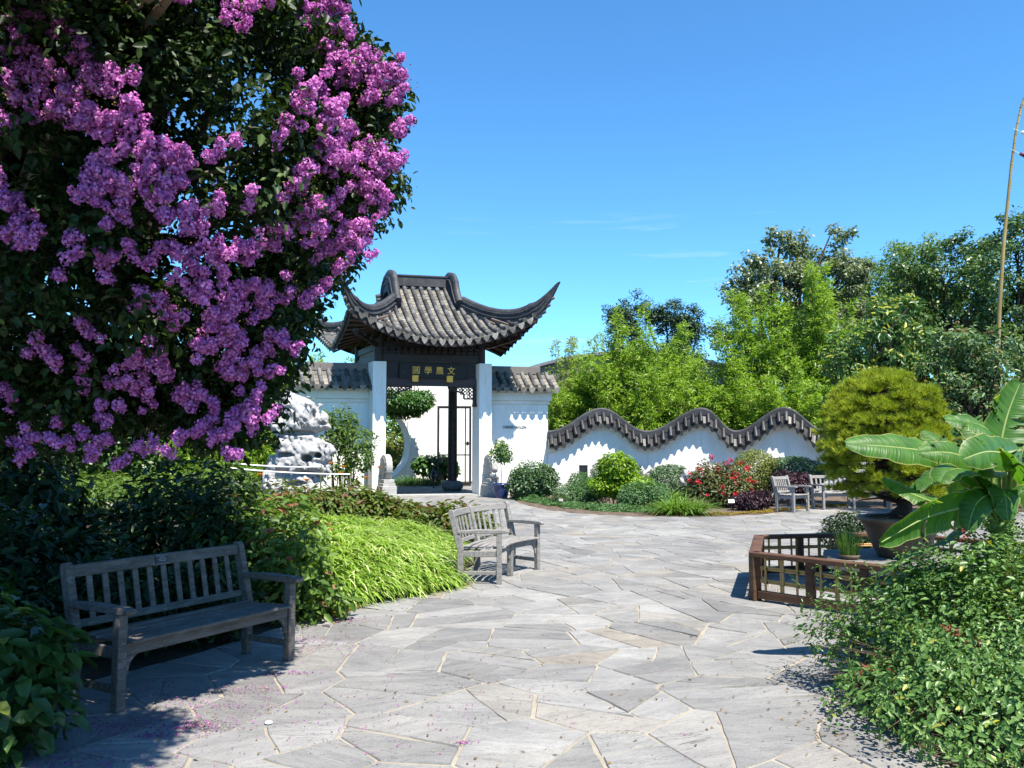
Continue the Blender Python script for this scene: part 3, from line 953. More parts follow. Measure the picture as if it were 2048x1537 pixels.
b.build('frieze', M['dark_wood'], gate)
for sx in (-1, 1):                                   # side beams with a pale panel between
    b = gm()
    b.box((sx * 1.72, 1.72, 4.62), (.16, 2.5, .20)); b.box((sx * 1.72, 1.72, 4.98), (.16, 2.5, .20)); b.box((sx * 1.72, 1.72, 4.35), (.14, 2.5, .14))
    b.build('side_beam', M['dark_wood'], gate)
    b = gm(); b.box((sx * 1.72, 1.72, 4.80), (.05, 2.4, .20)); b.build('side_panel', surf('pale_panel', (.34, .33, .31), (.42, .41, .39), 2, .8, .05), gate)
b = gm(); b.box((0, 3.1, 4.62), (3.4, .2, .25)); b.box((0, 3.1, 4.95), (3.4, .14, .3)); b.build('rear_beam', M['dark_wood'], gate)
# dougong bracket arms under the corners
for sx in (-1, 1):
    b = gm()
    for k in range(3):
        b.bar((sx * (1.75 + .28 * k), .3 - .28 * k, 4.98 + .10 * k), (sx * (2.15 + .28 * k), -.1 - .28 * k, 5.08 + .10 * k), .12, .12)
        b.box((sx * (2.15 + .28 * k), -.1 - .28 * k, 5.16 + .10 * k), (.16, .16, .10))
    b.build('corner_bracket', M['dark_wood'], gate)
# carved openwork brackets below the lintel
for sx in (-1, 1):
    b = gm()
    x0 = sx * 1.555
    b.bar((x0 - sx * .05, .36, 3.64), (x0 - sx * .95, .36, 3.64), .05, .05)
    b.bar((x0 - sx * .03, .36, 3.66), (x0 - sx * .03, .36, 3.22), .05, .05)
    b.bar((x0 - sx * .03, .36, 3.25), (x0 - sx * .40, .36, 3.25), .05, .05)
    b.bar((x0 - sx * .40, .36, 3.25), (x0 - sx * .40, .36, 3.42), .05, .05)
    b.bar((x0 - sx * .40, .36, 3.42), (x0 - sx * .95, .36, 3.62), .05, .05)
    for i in range(7):
        cx = x0 - sx * (.12 + .12 * i); hh = .40 - .055 * max(0, i - 1)
        for k in range(max(1, int(hh / .12))):
            cz = 3.60 - .11 * k - .05
            ring = [(cx + .052 * math.cos(a), .36, cz + .05 * math.sin(a)) for a in np.linspace(0, 2 * PI, 9)]
            b.tube(ring, .016, 5, False)
        if i % 2: b.bar((cx, .36, 3.64), (cx + .03, .36, 3.64 - hh + .08), .03, .03)
    b.build('carved_bracket', M['dark_wood'], gate)
    b = gm(); b.box((sx * 1.50, .30, 3.30), (.10, .10, .62)); b.box((sx * 1.50, .29, 3.03), (.14, .13, .10)); b.build('hanging_post', surf('red_brown_wood', (.055, .022, .018), (.085, .036, .028), 2, .5, .1), gate)

# pillars and wing walls
for sx in (-1, 1):
    b = gm(); b.box((sx * PX, .34, 2.22), (.43, .66, 4.44)); bevel(b.build('pillar', M['plaster'], gate), .008)
def wing(sx):
    x0, x1 = PX + .215, 4.22
    xm, L = sx * (x0 + x1) / 2, x1 - x0
    b = gm(); b.box((xm, .78, 1.74), (L, .36, 3.48)); w = b.build('wing_wall', M['plaster'], gate); bevel(w, .006)
    b = gm(); b.box((xm + sx * .05, .78, 3.36), (L + .10, .56, .27)); b.box((xm + sx * .02, .78, 3.16), (L + .04, .46, .12)); b.box((xm + sx * .09, .78, 3.53), (L + .18, .66, .06))
    bevel(b.build('cornice', M['plaster_trim'], gate), .006)
    b = gm(); b.box((xm - sx * .12, .78, 4.29), (L - .26, .26, .27)); bevel(b.build('cap_block', M['cap_block'], gate), .01)
    tl, pn, en = gm(), gm(), gm()
    global pans
    keep = pans; pans = pn
    for s_ in (-1, 1):
        if s_ > 0: tl.build('wall_cover_tiles', M['tile'], gate); pn.build('wall_pan_tiles', M['tile_pan'], gate); en.build('wall_eave_tiles', M['tile_end'], gate)
        tl, pn, en = gm(), gm(), gm(); pans = pn
        fn = lambda w, s: (w, .78 + s_ * s, 4.16 - .50 * ((s - .1) / .48) ** .85 if s > .1 else 4.16)
        n = int(L / .30) + 1
        ws = [sx * (x0 + .14 + i * .293) for i in range(n)]
        for i, w in enumerate(ws):
            tile_row([(fn(w, s)[0], fn(w, s)[1], fn(w, s)[2] + .06) for s in (.11, .2, .32, .46, .60)], tl, .072)
            e = fn(w, .61); en.tint = .3 * random.random()
            en.tube([(e[0], e[1], e[2] + .055), (e[0], e[1] + s_ * .025, e[2] + .05)], [.078, .078], 10)
            a, c = sorted((w + sx * .04, w + sx * .253))
            pan_strip(fn, a, c, .11, .59, 0)
            drip(fn, w + sx * .1465, .61, (0, s_), .21, en)
        drip(fn, ws[0] - sx * .1465, .61, (0, s_), .2, en)
    # hip at the open end
    xe = sx * (x1 + .02)
    for y in (-.12, .12):
        tile_row([(xe - sx * .12, .78 + y * .4, 4.17), (xe + sx * .04, .78 + y * 1.6, 3.98), (xe + sx * .17, .78 + y * 2.6, 3.78)], tl, .07)
    tl.add([(xe - sx * .1, .5, 3.9), (xe - sx * .1, 1.06, 3.9), (xe - sx * .12, .78, 4.2), (xe + sx * .16, .42, 3.68), (xe + sx * .16, 1.14, 3.68)], [(0, 2, 3), (2, 4, 3), (1, 4, 2)])
    pans = keep
    tl.build('wall_cover_tiles', M['tile'], gate); pn.build('wall_pan_tiles', M['tile_pan'], gate); en.build('wall_eave_tiles', M['tile_end'], gate)
    # filler under the tiles
    b = gm()
    b.prism([(-.50, 3.58), (.50, 3.58), (.12, 4.10), (-.12, 4.10)], (xm, .78, 0), (0, 1, 0), (0, 0, 1), L - .02)
    b.build('tile_bed', M['tile_pan'], gate)
wing(-1); wing(1)

# signboard, lettering, gilt clips
def text_mesh(name, body, size, depth, mat, parent, loc, ex, ey, sx=1.0):
    cu = bpy.data.curves.new(name, 'FONT'); cu.body = body; cu.size = size; cu.extrude = depth
    cu.align_x = 'CENTER'; cu.align_y = 'CENTER'; cu.resolution_u = 4
    o = bpy.data.objects.new(name, cu); COL.objects.link(o)
    bpy.context.view_layer.update()
    me = bpy.data.meshes.new_from_object(o.evaluated_get(bpy.context.evaluated_depsgraph_get()))
    bpy.data.objects.remove(o)
    n = len(me.vertices); V = np.empty(n * 3, np.float32); me.vertices.foreach_get('co', V); V = V.reshape(-1, 3)
    ex, ey = np.asarray(ex), np.asarray(ey); ez = np.cross(ex, ey)
    W_ = np.asarray(loc) + V[:, 0:1] * ex * sx + V[:, 1:2] * ey + V[:, 2:3] * ez
    me.vertices.foreach_set('co', W_.astype(np.float32).ravel()); me.update()
    me.name = name; me.materials.clear()
    return link(name, me, mat, parent)
b = gm()
pq = thing('plaque', None, None); pq.parent = gate
bd = gm(); bd.box((0.06, .235, 4.155), (2.24, .07, .50)); bd.box((0.06, .22, 4.155), (2.30, .045, .03)) if False else None
for z in (3.92, 4.39): bd.box((0.06, .225, z), (2.28, .085, .035))
for x in (-1.065, 1.185): bd.box((x, .224, 4.155), (.035, .084, .43))
bevel(bd.build('board', M['plaque'], pq), .004)
UPZ = np.array([0, 0, 1.0])
for ch, x in (('圓', -.52), ('學', -.12), ('農', .27), ('文', .66)):
    p = np.array(gl(x, .192, 4.165))
    text_mesh('lettering', ch, .275, .006, M['gold'], pq, p, GX, UPZ)
p = np.array(gl(-.92, .192, 4.16))
for k, ch in enumerate('文人書'):
    text_mesh('signature', ch, .062, .003, M['letter_grey'], pq, np.array(gl(-.92, .194, 4.26 - .075 * k)), GX, UPZ)
for x in (-.56, .60):
    b = gm()
    b.box((x, .17, 3.90), (.20, .05, .20)); b.box((x, .135, 3.99), (.20, .03, .03)); b.box((x, .135, 3.82), (.15, .03, .05))
    for a in (-.05, .05): b.box((x + a, .142, 3.92), (.055, .014, .05))
    b.box((x, .142, 3.86), (.04, .014, .04))
    b.build('gilt_clip', M['gold'], pq)
text_mesh('wall_lettering', 'CHINESE PAVILION', .135, .008, M['letter_grey'], gate, np.array(gl(3.02, .592, 2.30)), GX, UPZ, 0.74)
# threshold slab
b = gm(); b.box((0, .34, .03), (3.1, .5, .05)); b.build('threshold', M['granite'], gate)

# drum stones either side of the opening
def drum_stone(label, x, lion):
    o = thing('drum_stone', label, 'drum stone', GO + np.array(gl(x, -.28, 0)), 0, 'carved drum stones at the gate')
    b = gm(); b.box((0, 0, .19), (.46, .78, .38)); b.box((0, 0, .42), (.40, .70, .09)); b.box((0, -.05, .53), (.34, .56, .12))
    for z in (.10, .28): b.box((0, 0, z), (.475, .795, .025))
    bevel(b.build('plinth', M['granite'], o), .012)
    b = gm()
    ring = [(-.02 + .41 * math.cos(a), .98 + .41 * math.sin(a)) for a in np.linspace(0, 2 * PI, 33)[:-1]]
    b.prism(ring, (0, .06, 0), (0, 1, 0), (0, 0, 1), .20)
    for s_ in (-.105, .105):
        b.prism([(c * .78, (d - .98) * .78 + .98) for c, d in ring], (s_, .06, 0), (0, 1, 0), (0, 0, 1), .03)
        for k in range(14):
            a = 2 * PI * k / 14; b.box((s_ * 1.08, .04 + .36 * math.cos(a), .98 + .36 * math.sin(a)), (.03, .035, .035))
    b.box((0, .02, .62), (.24, .40, .12))
    bevel(b.build('drum', M['granite'], o), .012)
    if lion:
        b = gm()
        b.lathe([(.10, 0), (.15, .05), (.13, .16), (.08, .22), (.02, .24)], (0, -.26, .58), 12); b.lathe([(.03, -.09), (.085, -.04), (.09, .03), (.05, .09), (.01, .10)], (0, -.32, .90), 12)
        for s_ in (-1, 1):
            b.lathe([(.03, 0), (.035, .1), (.01, .16)], (s_ * .05, -.26, .94), 8); b.tube([(s_ * .06, -.30, .78), (s_ * .07, -.40, .64), (s_ * .06, -.46, .60)], [.045, .04, .035], 8)
        b.build('carved_lion', M['granite'], o)
drum_stone('carved stone drum on plinth left of the gate opening beside orange lilies', -1.60, False)
drum_stone('carved stone drum with small lion right of the gate opening beside blue pot', 1.84, True)

# ------------------------------------------------------------ beyond the gate
mw = thing('moon_gate_wall', 'tall white wall with a round moon gate seen through the entrance', 'wall', (-6.05, 37.7, 0))
ax = np.array([math.cos(R(27)), math.sin(R(27)), 0]); ay = np.array([-math.sin(R(27)), math.cos(R(27)), 0])
def ml(x, y, z): p = ax * x + ay * y; return (p[0], p[1], z)
b = MB(ml)
rr, zc, top, x0, x1 = 1.66, 1.70, 4.9, -4.2, 6.4
ang = np.linspace(0, 2 * PI, 49)[:-1]
vs = []; fs = []
for y in (0.0, .85):
    for a in ang: vs.append((rr * math.cos(a), y, zc + rr * math.sin(a)))
    for a in ang:                                    # matching points on the wall outline
        c, s_ = math.cos(a), math.sin(a)
        k = 1e9
        if c > 1e-6: k = min(k, x1 / c)
        if c < -1e-6: k = min(k, x0 / c)
        if s_ > 1e-6: k = min(k, (top - zc) / s_)
        if s_ < -1e-6: k = min(k, -(zc - 0.0) / s_)
        vs.append((k * c, y, zc + k * s_))
n = 48
for i in range(n):
    j = (i + 1) % n
    fs.append((i, j, n + j, n + i)); fs.append((2 * n + j, 2 * n + i, 3 * n + i, 3 * n + j)); fs.append((j, i, 2 * n + i, 2 * n + j))
b.add(vs, fs)
# corners missed by the radial outline
for cx, cz in ((x1, top), (x0, top), (x1, 0), (x0, 0)):
    a0 = math.atan2(cz - zc, cx)
    cand = sorted(range(n), key=lambda i: abs(math.atan2(math.sin(ang[i] - a0), math.cos(ang[i] - a0))))[:2]
    p, q = vs[n + cand[0]], vs[n + cand[1]]
    b.add([(p[0], 0, p[2]), (q[0], 0, q[2]), (cx, 0, cz)], [(0, 1, 2)])
b.build('wall', M['plaster'], mw)
b = MB(ml); b.box((1.0, .42, 5.0), (10.8, 1.1, .2)); b.build('coping', M['wall_tile'], mw)

gd = thing('glass_door', 'tall dark framed glass door standing beyond the gate opening', 'glass door', D(908, 968, 35.2) * np.array([1, 1, 0]), R(4))
b = MB(); hw, hh = .66, 3.30
for x in (-hw, hw): b.box((x, 0, hh / 2), (.09, .09, hh))
b.box((0, 0, hh - .05), (2 * hw - .09, .088, .10)); b.box((0, 0, .08), (2 * hw - .09, .088, .14)); b.box((0, 0, 1.28), (2 * hw - .09, .05, .05)); b.box((.46, 0, hh / 2), (.05, .07, hh - .2))
b.build('frame', M['black_metal'], gd)
b = MB(); b.box((0, .0, hh / 2), (2 * hw - .08, .012, hh - .12)); b.build('pane', M['glass'], gd)
b = MB(); b.tube([(-.50, -.05, .95), (-.50, -.11, .98), (-.50, -.11, 1.25), (-.50, -.05, 1.28)], .013, 6); b.build('handle', M['granite_dark'], gd)
b = MB(); b.prism([(.07 * math.cos(a), .07 * math.sin(a) * 1.4) for a in np.linspace(0, 2 * PI, 7)[:-1]], (.55, -.06, 1.75), (1, 0, 0), (0, 0, 1), .03); b.build('lock_plate', M['black_metal'], gd)
# small pagoda lantern in the planting inside
ln = thing('garden_lantern', 'small black pagoda lantern in grass beyond the gate', 'lantern', D(867, 960, 33.5) * np.array([1, 1, 0]))
b = MB(); b.tube([(0, 0, 0), (0, 0, .35)], .03, 8); b.build('post', M['black_metal'], ln)
b = MB(); b.lathe([(.09, .35), (.09, .50), (.16, .50), (.05, .62), (.12, .62), (.03, .72), (.02, .78)], n=8, smooth=False); b.build('lamp_head', M['black_metal'], ln)

# ------------------------------------------------------------ the wavy wall
CP_ = [(-1.2, 30.0, -1), (1.25, 29.75, 0), (3.13, 29.95, 1), (4.75, 29.95, 2), (6.62, 29.75, 3), (7.78, 29.5, 4), (9.34, 29.2, 5), (10.6, 28.7, 6), (11.9, 28.0, 7), (13.3, 27.1, 8), (14.8, 26.0, 9)]
def cr_pt(t):
    i = min(max(int(t), 0), len(CP_) - 4); f = t - i
    p = [np.array(CP_[i + k]) for k in range(4)]
    return 0.5 * ((2 * p[1]) + (-p[0] + p[2]) * f + (2 * p[0] - 5 * p[1] + 4 * p[2] - p[3]) * f * f + (-p[0] + 3 * p[1] - 3 * p[2] + p[3]) * f ** 3)
ST = []
for t in np.linspace(0, 7, 421): ST.append(cr_pt(t))
ST = np.array(ST)
sl_ = np.concatenate([[0], np.cumsum(np.linalg.norm(np.diff(ST[:, :2], axis=0), axis=1))])
def wavy(s):
    x = np.interp(s, sl_, ST[:, 0]); y = np.interp(s, sl_, ST[:, 1]); ph = np.interp(s, sl_, ST[:, 2])
    x2 = np.interp(s + .02, sl_, ST[:, 0]); y2 = np.interp(s + .02, sl_, ST[:, 1])
    if s + .02 > sl_[-1]: x2, y2 = 2 * x - np.interp(s - .02, sl_, ST[:, 0]), 2 * y - np.interp(s - .02, sl_, ST[:, 1])
    d = np.array([x2 - x, y2 - y]); d /= np.linalg.norm(d)
    z = 2.60 - .40 * math.cos(PI * ph)
    return x, y, z, d, np.array([d[1], -d[0]])       # point, ridge height, along, towards the plaza
wv = thing('wavy_wall', 'white garden wall with undulating dark tiled top behind the shrubs', 'wall', (5.5, 29.3, 0))
LT = sl_[-1]
def sweep(name, secs, mat):
    b = MB(); n = 160; k = len(secs)
    vs = []
    for i in range(n + 1):
        x, y, z, d, nn = wavy(LT * i / n)
        for o_, h in secs:
            vs.append((x + nn[0] * o_, y + nn[1] * o_, 0.0 if h is None else z + h))
    fs = [(i * k + j, (i + 1) * k + j, (i + 1) * k + (j + 1) % k, i * k + (j + 1) % k) for i in range(n) for j in range(k)]
    b.add(vs, fs)
    b.add(vs[:k], [tuple(range(k))]); b.add(vs[-k:], [tuple(range(k - 1, -1, -1))])
    o = b.build(name, mat, wv, True)
    return o
sweep('wall', [(.15, None), (.15, -.62), (-.15, -.62), (-.15, None)], M['plaster'])
sweep('moulding', [(.155, -.80), (.21, -.78), (.21, -.70), (.27, -.68), (.27, -.585), (-.27, -.585), (-.27, -.68), (-.155, -.80)], M['plaster_trim'])
sweep('ridge', [(.13, -.26), (.13, -.05), (.09, -.005), (-.09, -.005), (-.13, -.05), (-.13, -.26)], M['ridge'])
sweep('ridge_moulding', [(.165, -.27), (.165, -.20), (-.165, -.20), (-.165, -.27)], M['ridge'])
sweep('tile_bed', [(.41, -.60), (.13, -.275), (-.13, -.275), (-.41, -.60)], M['wall_tile'])
for sd in (1, -1):
    tl, en = MB(), MB()
    s = .12
    while s < LT - .1:
        x, y, z, d, nn = wavy(s)
        def pt(o_, h, sh=0): return (x + nn[0] * o_ * sd + d[0] * sh, y + nn[1] * o_ * sd + d[1] * sh, z + h)
        tl.tint = random.random()
        tl.tube([pt(.14, -.19), pt(.27, -.33), pt(.42, -.515)], [.062, .066, .07], 10)
        en.tint = random.random() * .4
        en.tube([pt(.42, -.515), pt(.44, -.53)], [.074, .074], 10)
        # pendant between rows, following the slope of the top
        x2, y2, z2, d2, n2 = wavy(min(LT, s + .13))
        a = Vector((x2 + n2[0] * .47 * sd, y2 + n2[1] * .40 * sd, z2 - .60)); e = Vector((d2[0], d2[1], (z2 - z) / .13)).normalized()
        en.tint = random.random(); o2 = Vector((n2[0], n2[1], 0)) * .03 * sd
        dn = Vector((0, 0, -1))
        ring = [a - e * .09 - dn * .05, a - e * .09 + dn * .03, a - e * .045 + dn * .10, a + dn * .14, a + e * .045 + dn * .10, a + e * .09 + dn * .03, a + e * .09 - dn * .05]
        f2 = [p + o2 for p in ring]
        en.add(ring + f2, [tuple(range(6, -1, -1)), tuple(range(7, 14))] + [(i, (i + 1) % 7, 7 + (i + 1) % 7, 7 + i) for i in range(7)])
        s += .262
    tl.build('cover_tiles', M['wall_tile'], wv, True); en.build('eave_tiles', M['wall_tile'], wv, True)

# far building with a low curved metal roof
fb = thing('distant_building', 'grey curved roof of a building showing beyond the bamboo', 'building', (8.6, 62, 0))
b = MB(); b.box((0, 4, 2.9), (15, 8, 5.8)); b.build('wall', M['cap_block'], fb)
b = MB(); vs = []
for i in range(25):
    x = -9 + 18 * i / 24; z = 8.5 - 1.75 * (x / 9) ** 2
    vs += [(x, -1, z), (x, 9, z), (x, -1, z - .22), (x, 9, z - .22)]
b.add(vs, [f for i in range(24) for f in ((4 * i, 4 * i + 4, 4 * i + 5, 4 * i + 1), (4 * i + 2, 4 * i + 6, 4 * i + 4, 4 * i), (4 * i + 3, 4 * i + 7, 4 * i + 6, 4 * i + 2))])
b.build('roof', M['sheet_roof'], fb)
b = MB(); b.add([(-8, -.6, 5.8)] + [(-8 + 16 * i / 20, -.6, 8.27 - 1.75 * ((-8 + 16 * i / 20) / 9) ** 2) for i in range(21)] + [(8, -.6, 5.8)], [tuple(range(22, -1, -1))]); b.build('gable', M['cap_block'], fb)
# ------------------------------------------------------------ benches
def bench(name, label, cat, loc, rz, L=1.52, nsl=11, mat='teak', curve=None, mid=False, plaque=False, seat_mat=None, group='weathered teak seats round the plaza'):
    root = thing(name, label, cat, (loc[0], loc[1], 0.014), rz, group)
    Rr = curve
    def bend(x, y, z):
        if not Rr: return (x, y, z)
        th = x / Rr
        return ((Rr + y) * math.sin(th), (Rr + y) * math.cos(th) - Rr, z)
    def nb(): return MB(bend)
    m = M[mat]; ms = M[seat_mat] if seat_mat else m
    hl = L / 2; lx = hl - .035; n = 12 if Rr else 1
    def put(b, nm, mt=m, w=.005, par=root): return bevel(b.build(nm, mt, par), w)
    front, back = -.20, .27
    xs = [-lx, lx] + ([0.0] if mid else [])
    for x in xs:
        top = .425 if (mid and x == 0.0) else .605
        b = nb(); b.box((x, front, top / 2), (.066, .066, top)); put(b, 'leg')
        b = nb()
        tp = .885
        pl = [(back - .035, 0), (back + .035, 0), (back + .038, .40), (back + .155, tp - .03), (back + .145, tp), (back + .11, tp + .008), (back + .085, tp - .02), (back - .035, .43)]
        b.prism(pl, (x, 0, 0), (0, 1, 0), (0, 0, 1), .06); put(b, 'back_post')
    def yb(z): return back + .0 + max(0, z - .40) / .53 * .115 + .0
    for x in (-lx, lx):                                      # arms with rounded fronts
        b = nb()
        pl = [(back + .04, .605), (back + .04, .64), (.05, .655), (front - .06, .652), (front - .105, .64), (front - .112, .62), (front - .09, .606)]
        b.prism(pl, (x, 0, 0), (0, 1, 0), (0, 0, 1), .078); put(b, 'armrest', m, .006)
        b = nb(); b.box((x, (front + back) / 2, .36), (.030, back - front - .066, .075)); put(b, 'side_rail'); b = nb(); b.box((x, (front + back) / 2, .13), (.032, back - front - .066, .048)); put(b, 'stretcher')
    b = nb()
    sw = L - .14
    b.box((0, front + .002, .375), (sw, .034, .075), n); b.box((0, back - .0, .375), (sw, .034, .07), n)
    for x, sg in ((-lx + .033, 1), (lx - .033, -1)) + (((-.033, -1), (.033, 1)) if mid else ()):     # curved knees
        pl = [(0, .338), (sg * .105, .338), (sg * .08, .325), (sg * .05, .298), (sg * .035, .262), (sg * .03, .225), (0, .215)]
        if sg < 0: pl = pl[::-1]
        b.prism(pl, (x, front + .003, 0), (1, 0, 0), (0, 0, 1), .026)
    put(b, 'apron')
    b = nb()
    ys = np.linspace(front - .038, back - .055, 6)
    zs_ = [.430, .426, .420, .417, .418, .424]
    for i, (y, z) in enumerate(zip(ys, zs_)):
        wdt = .078 if i == 0 else .064
        b.box((0, y, z), (L - (.14 if 0 < i < 6 else .145), wdt, .020), n, rx=R(-2 if i > 2 else 2))
    put(b, 'seat', ms, .004)
    br = thing('backrest', None, None); br.parent = root
    def rail(z0, z1, th, nm):
        b = nb()
        for q in (0,):
            vs = []; k = max(n, 2)
            segs = [(-lx + .03, -.03), (.03, lx - .03)] if mid else [(-lx + .03, lx - .03)]
            for (xa, xb) in segs:
                vs = []
                for i in range(k + 1):
                    x = xa + (xb - xa) * i / k
                    for z, o_ in ((z0, -th / 2), (z1, -th / 2), (z1, th / 2), (z0, th / 2)):
                        vs.append((x, yb(z) + .012 + o_, z))
                fs = [(0, 1, 2, 3)] + [tuple(4 * k + j for j in (3, 2, 1, 0))]
                for i in range(k):
                    for j in range(4):
                        j2 = (j + 1) % 4
                        fs.append((4 * i + j, 4 * i + 4 + j, 4 * i + 4 + j2, 4 * i + j2))
                b.add(vs, fs)
        put(b, nm, m, .005, br)
    rail(.792, .870, .034, 'top_rail'); rail(.462, .51, .030, 'bottom_rail')
    b = nb()
    w0 = L - .13
    xs_ = np.linspace(-w0 / 2, w0 / 2, nsl + 2)[1:-1]
    for x in xs_:
        if mid and abs(x) < .03: continue
        b.bar((x, yb(.505) + .012, .505), (x, yb(.80) + .012, .80), .044, .014, up=(0, 1, 0))
    put(b, 'slats', m, .003, br)
    if plaque:
        b = nb(); b.box((-.02, yb(.832) - .010, .832), (.115, .006, .062), rx=R(-12)); p = put(b, 'plaque', M['black_metal'], .001)
        b = nb()
        for k, (w, z) in enumerate(((.045, .848), (.07, .835), (.06, .824), (.09, .861), (.09, .804))):
            b.box((-.02, yb(z) - .0165, z), (w if z < .856 and z > .81 else .107, .002, .003 if k < 3 else .002))
        b.build('engraving', M['granite'], p)
    return root
def two(a, b):
    A, B = G(*a), G(*b); d = B - A
    ang = math.atan2(d[1], d[0]); mid = (A + B) / 2
    return mid, ang
mid, ang = two((228, 1430), (582, 1323))
off = np.array([-math.sin(ang), math.cos(ang), 0]) * .20
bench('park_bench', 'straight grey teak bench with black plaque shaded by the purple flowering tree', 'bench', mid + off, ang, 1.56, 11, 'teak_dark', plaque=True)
mid, ang = two((996, 1174), (1085, 1139.5))
off = np.array([-math.sin(ang), math.cos(ang), 0]) * .36
bench('curved_bench', 'curved sunlit grey bench in front of the bright green grass mound', 'bench', mid + off, ang, 1.56, 12, 'teak', curve=1.95, mid=True)
bench('garden_armchair', 'single grey slatted armchair beside the far bench and rose bush', 'armchair', (7.15, 21.75), R(40), .72, 6, 'teak_pale')
bench('curved_bench', 'long curved grey bench partly hidden behind the potted pine', 'bench', (8.95, 22.55), R(-6), 1.85, 15, 'teak_pale', curve=2.6, mid=True)
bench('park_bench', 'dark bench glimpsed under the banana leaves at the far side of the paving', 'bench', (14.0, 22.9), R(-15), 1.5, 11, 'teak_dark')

# ------------------------------------------------------------ low fence round the bonsai table
HC = np.array([4.42, 9.79]); HR = 1.81; HA = R(192.4)
fn_ = thing('low_fence', 'low brown hexagonal fence with tied bamboo lattice round the bonsai table', 'fence', (HC[0], HC[1], .012))
hv = [np.array([HR * math.cos(HA + k * PI / 3), HR * math.sin(HA + k * PI / 3)]) for k in range(6)]
for k in range(6):
    a, b_ = hv[k], hv[(k + 1) % 6]
    d = (b_ - a) / np.linalg.norm(b_ - a); L = np.linalg.norm(b_ - a); th = math.atan2(d[1], d[0]); nrm = np.array([-d[1], d[0]])
    b = MB(); b.box((a[0], a[1], .235), (.10, .10, .47), rz=th - R(30)); bevel(b.build('corner_post', M['fence_wood'], fn_), .006)
    c = (a + b_) / 2
    b = MB(); b.box((c[0], c[1], .495), (L + .05, .125, .052), rz=th); bevel(b.build('top_rail', M['fence_wood'], fn_), .008)
    b = MB(); b.box((c[0], c[1], .07), (L - .10, .075, .085), rz=th); bevel(b.build('bottom_rail', M['fence_wood'], fn_), .006)
    for f in (.36, .68):
        q = a + d * L * f; b = MB(); b.box((q[0], q[1], .29), (.085, .075, .356), rz=th); bevel(b.build('post', M['fence_wood'], fn_), .005)
    b = MB(); tw = MB()
    def P3(s, z, o_=0): q = a + d * s + nrm * o_; return (q[0], q[1], z)
    segs = [(.05, L * .36 - .045), (L * .36 + .045, L * .68 - .045), (L * .68 + .045, L - .05)]
    for (s0, s1) in segs:
        for zz in (.205, .225, .345, .365):
            b.tube([P3(s0, zz, .014), P3(s1, zz + random.uniform(-.006, .006), .014)], .0135, 6)
        nv = 3
        for i in range(nv):
            s_ = s0 + (s1 - s0) * (i + .5) / nv
            for q in (-.011, .011)[: 2 if i == 1 else 1]:
                b.tube([P3(s_ + q, .11, -.006), P3(s_ + q, .47, -.006)], .0135, 6)
            for zz in (.215, .355):
                tw.tube([P3(s_ - .020, zz - .022, -.02), P3(s_ + .020, zz + .022, .032)], .0055, 5); tw.tube([P3(s_ + .020, zz - .022, -.02), P3(s_ - .020, zz + .022, .032)], .0055, 5)
    b.build('bamboo_lattice', M['cane'], fn_); tw.build('twine_ties', M['twine'], fn_)

# display table, trough with grass
TC = np.array([4.62, 10.2])
tb = thing('display_table', 'low grey hexagonal wooden display table inside the brown fence', 'table', (TC[0], TC[1], .012))
b = MB(); hx = [(.98 * math.cos(HA + k * PI / 3), .98 * math.sin(HA + k * PI / 3)) for k in range(6)]
for i in range(11):                                        # boards cut to the hexagon
    y0, y1 = -.98 + i * .178, -.98 + i * .178 + .172
    pl = clip_half(clip_half(hx, (0, -1), -y0), (0, 1), y1)
    if len(pl) >= 3: b.prism(pl, (0, 0, .345), (1, 0, 0), (0, 1, 0), .03)
bevel(b.build('table_top', M['grey_board'], tb), .003)
b = MB()
for k in range(6):
    p, q = hx[k], hx[(k + 1) % 6]; b.bar((p[0] * .985, p[1] * .985, .295), (q[0] * .985, q[1] * .985, .295), .04, .075)
b.build('table_apron', M['grey_board'], tb)
for k in range(6):
    p = hx[k]; b = MB(); b.bar((p[0] * .9, p[1] * .9, .0), (p[0] * .35, p[1] * .35, .33), .075, .075); b.bar((p[0] * .9, p[1] * .9, .33), (p[0] * .5, p[1] * .5, .0), .05, .06); b.build('leg', M['grey_board'], tb)

bp = thing('bonsai_pot', 'large brown stoneware pot holding the bonsai pine', 'pot', (TC[0], TC[1], .374))
b = MB(); b.lathe([(.22, 0), (.26, .0), (.275, .03), (.335, .16), (.395, .32), (.43, .40), (.475, .425), (.485, .455), (.47, .475), (.435, .475), (.42, .44), (.0, .43)], n=40); b.build('bowl', M['clay'], bp)
b = MB(); b.lathe([(.43, .44), (.40, .455), (.28, .485), (.12, .51), (.01, .52)], n=28); b.build('soil', M['soil'], bp)

# ------------------------------------------------------------ blue pot, light box, plant labels, small stones
blue = thing('glazed_pot', 'cobalt blue glazed pot standing on the paving at the gate', 'pot', G(1002, 997))
b = MB(); b.lathe([(.17, 0), (.20, .0), (.215, .05), (.25, .20), (.27, .36), (.275, .40), (.31, .41), (.315, .45), (.30, .47), (.27, .47), (.26, .42), (.0, .41)], n=32); b.build('bowl', M['blue_glaze'], blue)
b = MB(); b.lathe([(.268, .42), (.15, .435), (.01, .44)], n=20); b.build('soil', M['soil'], blue)

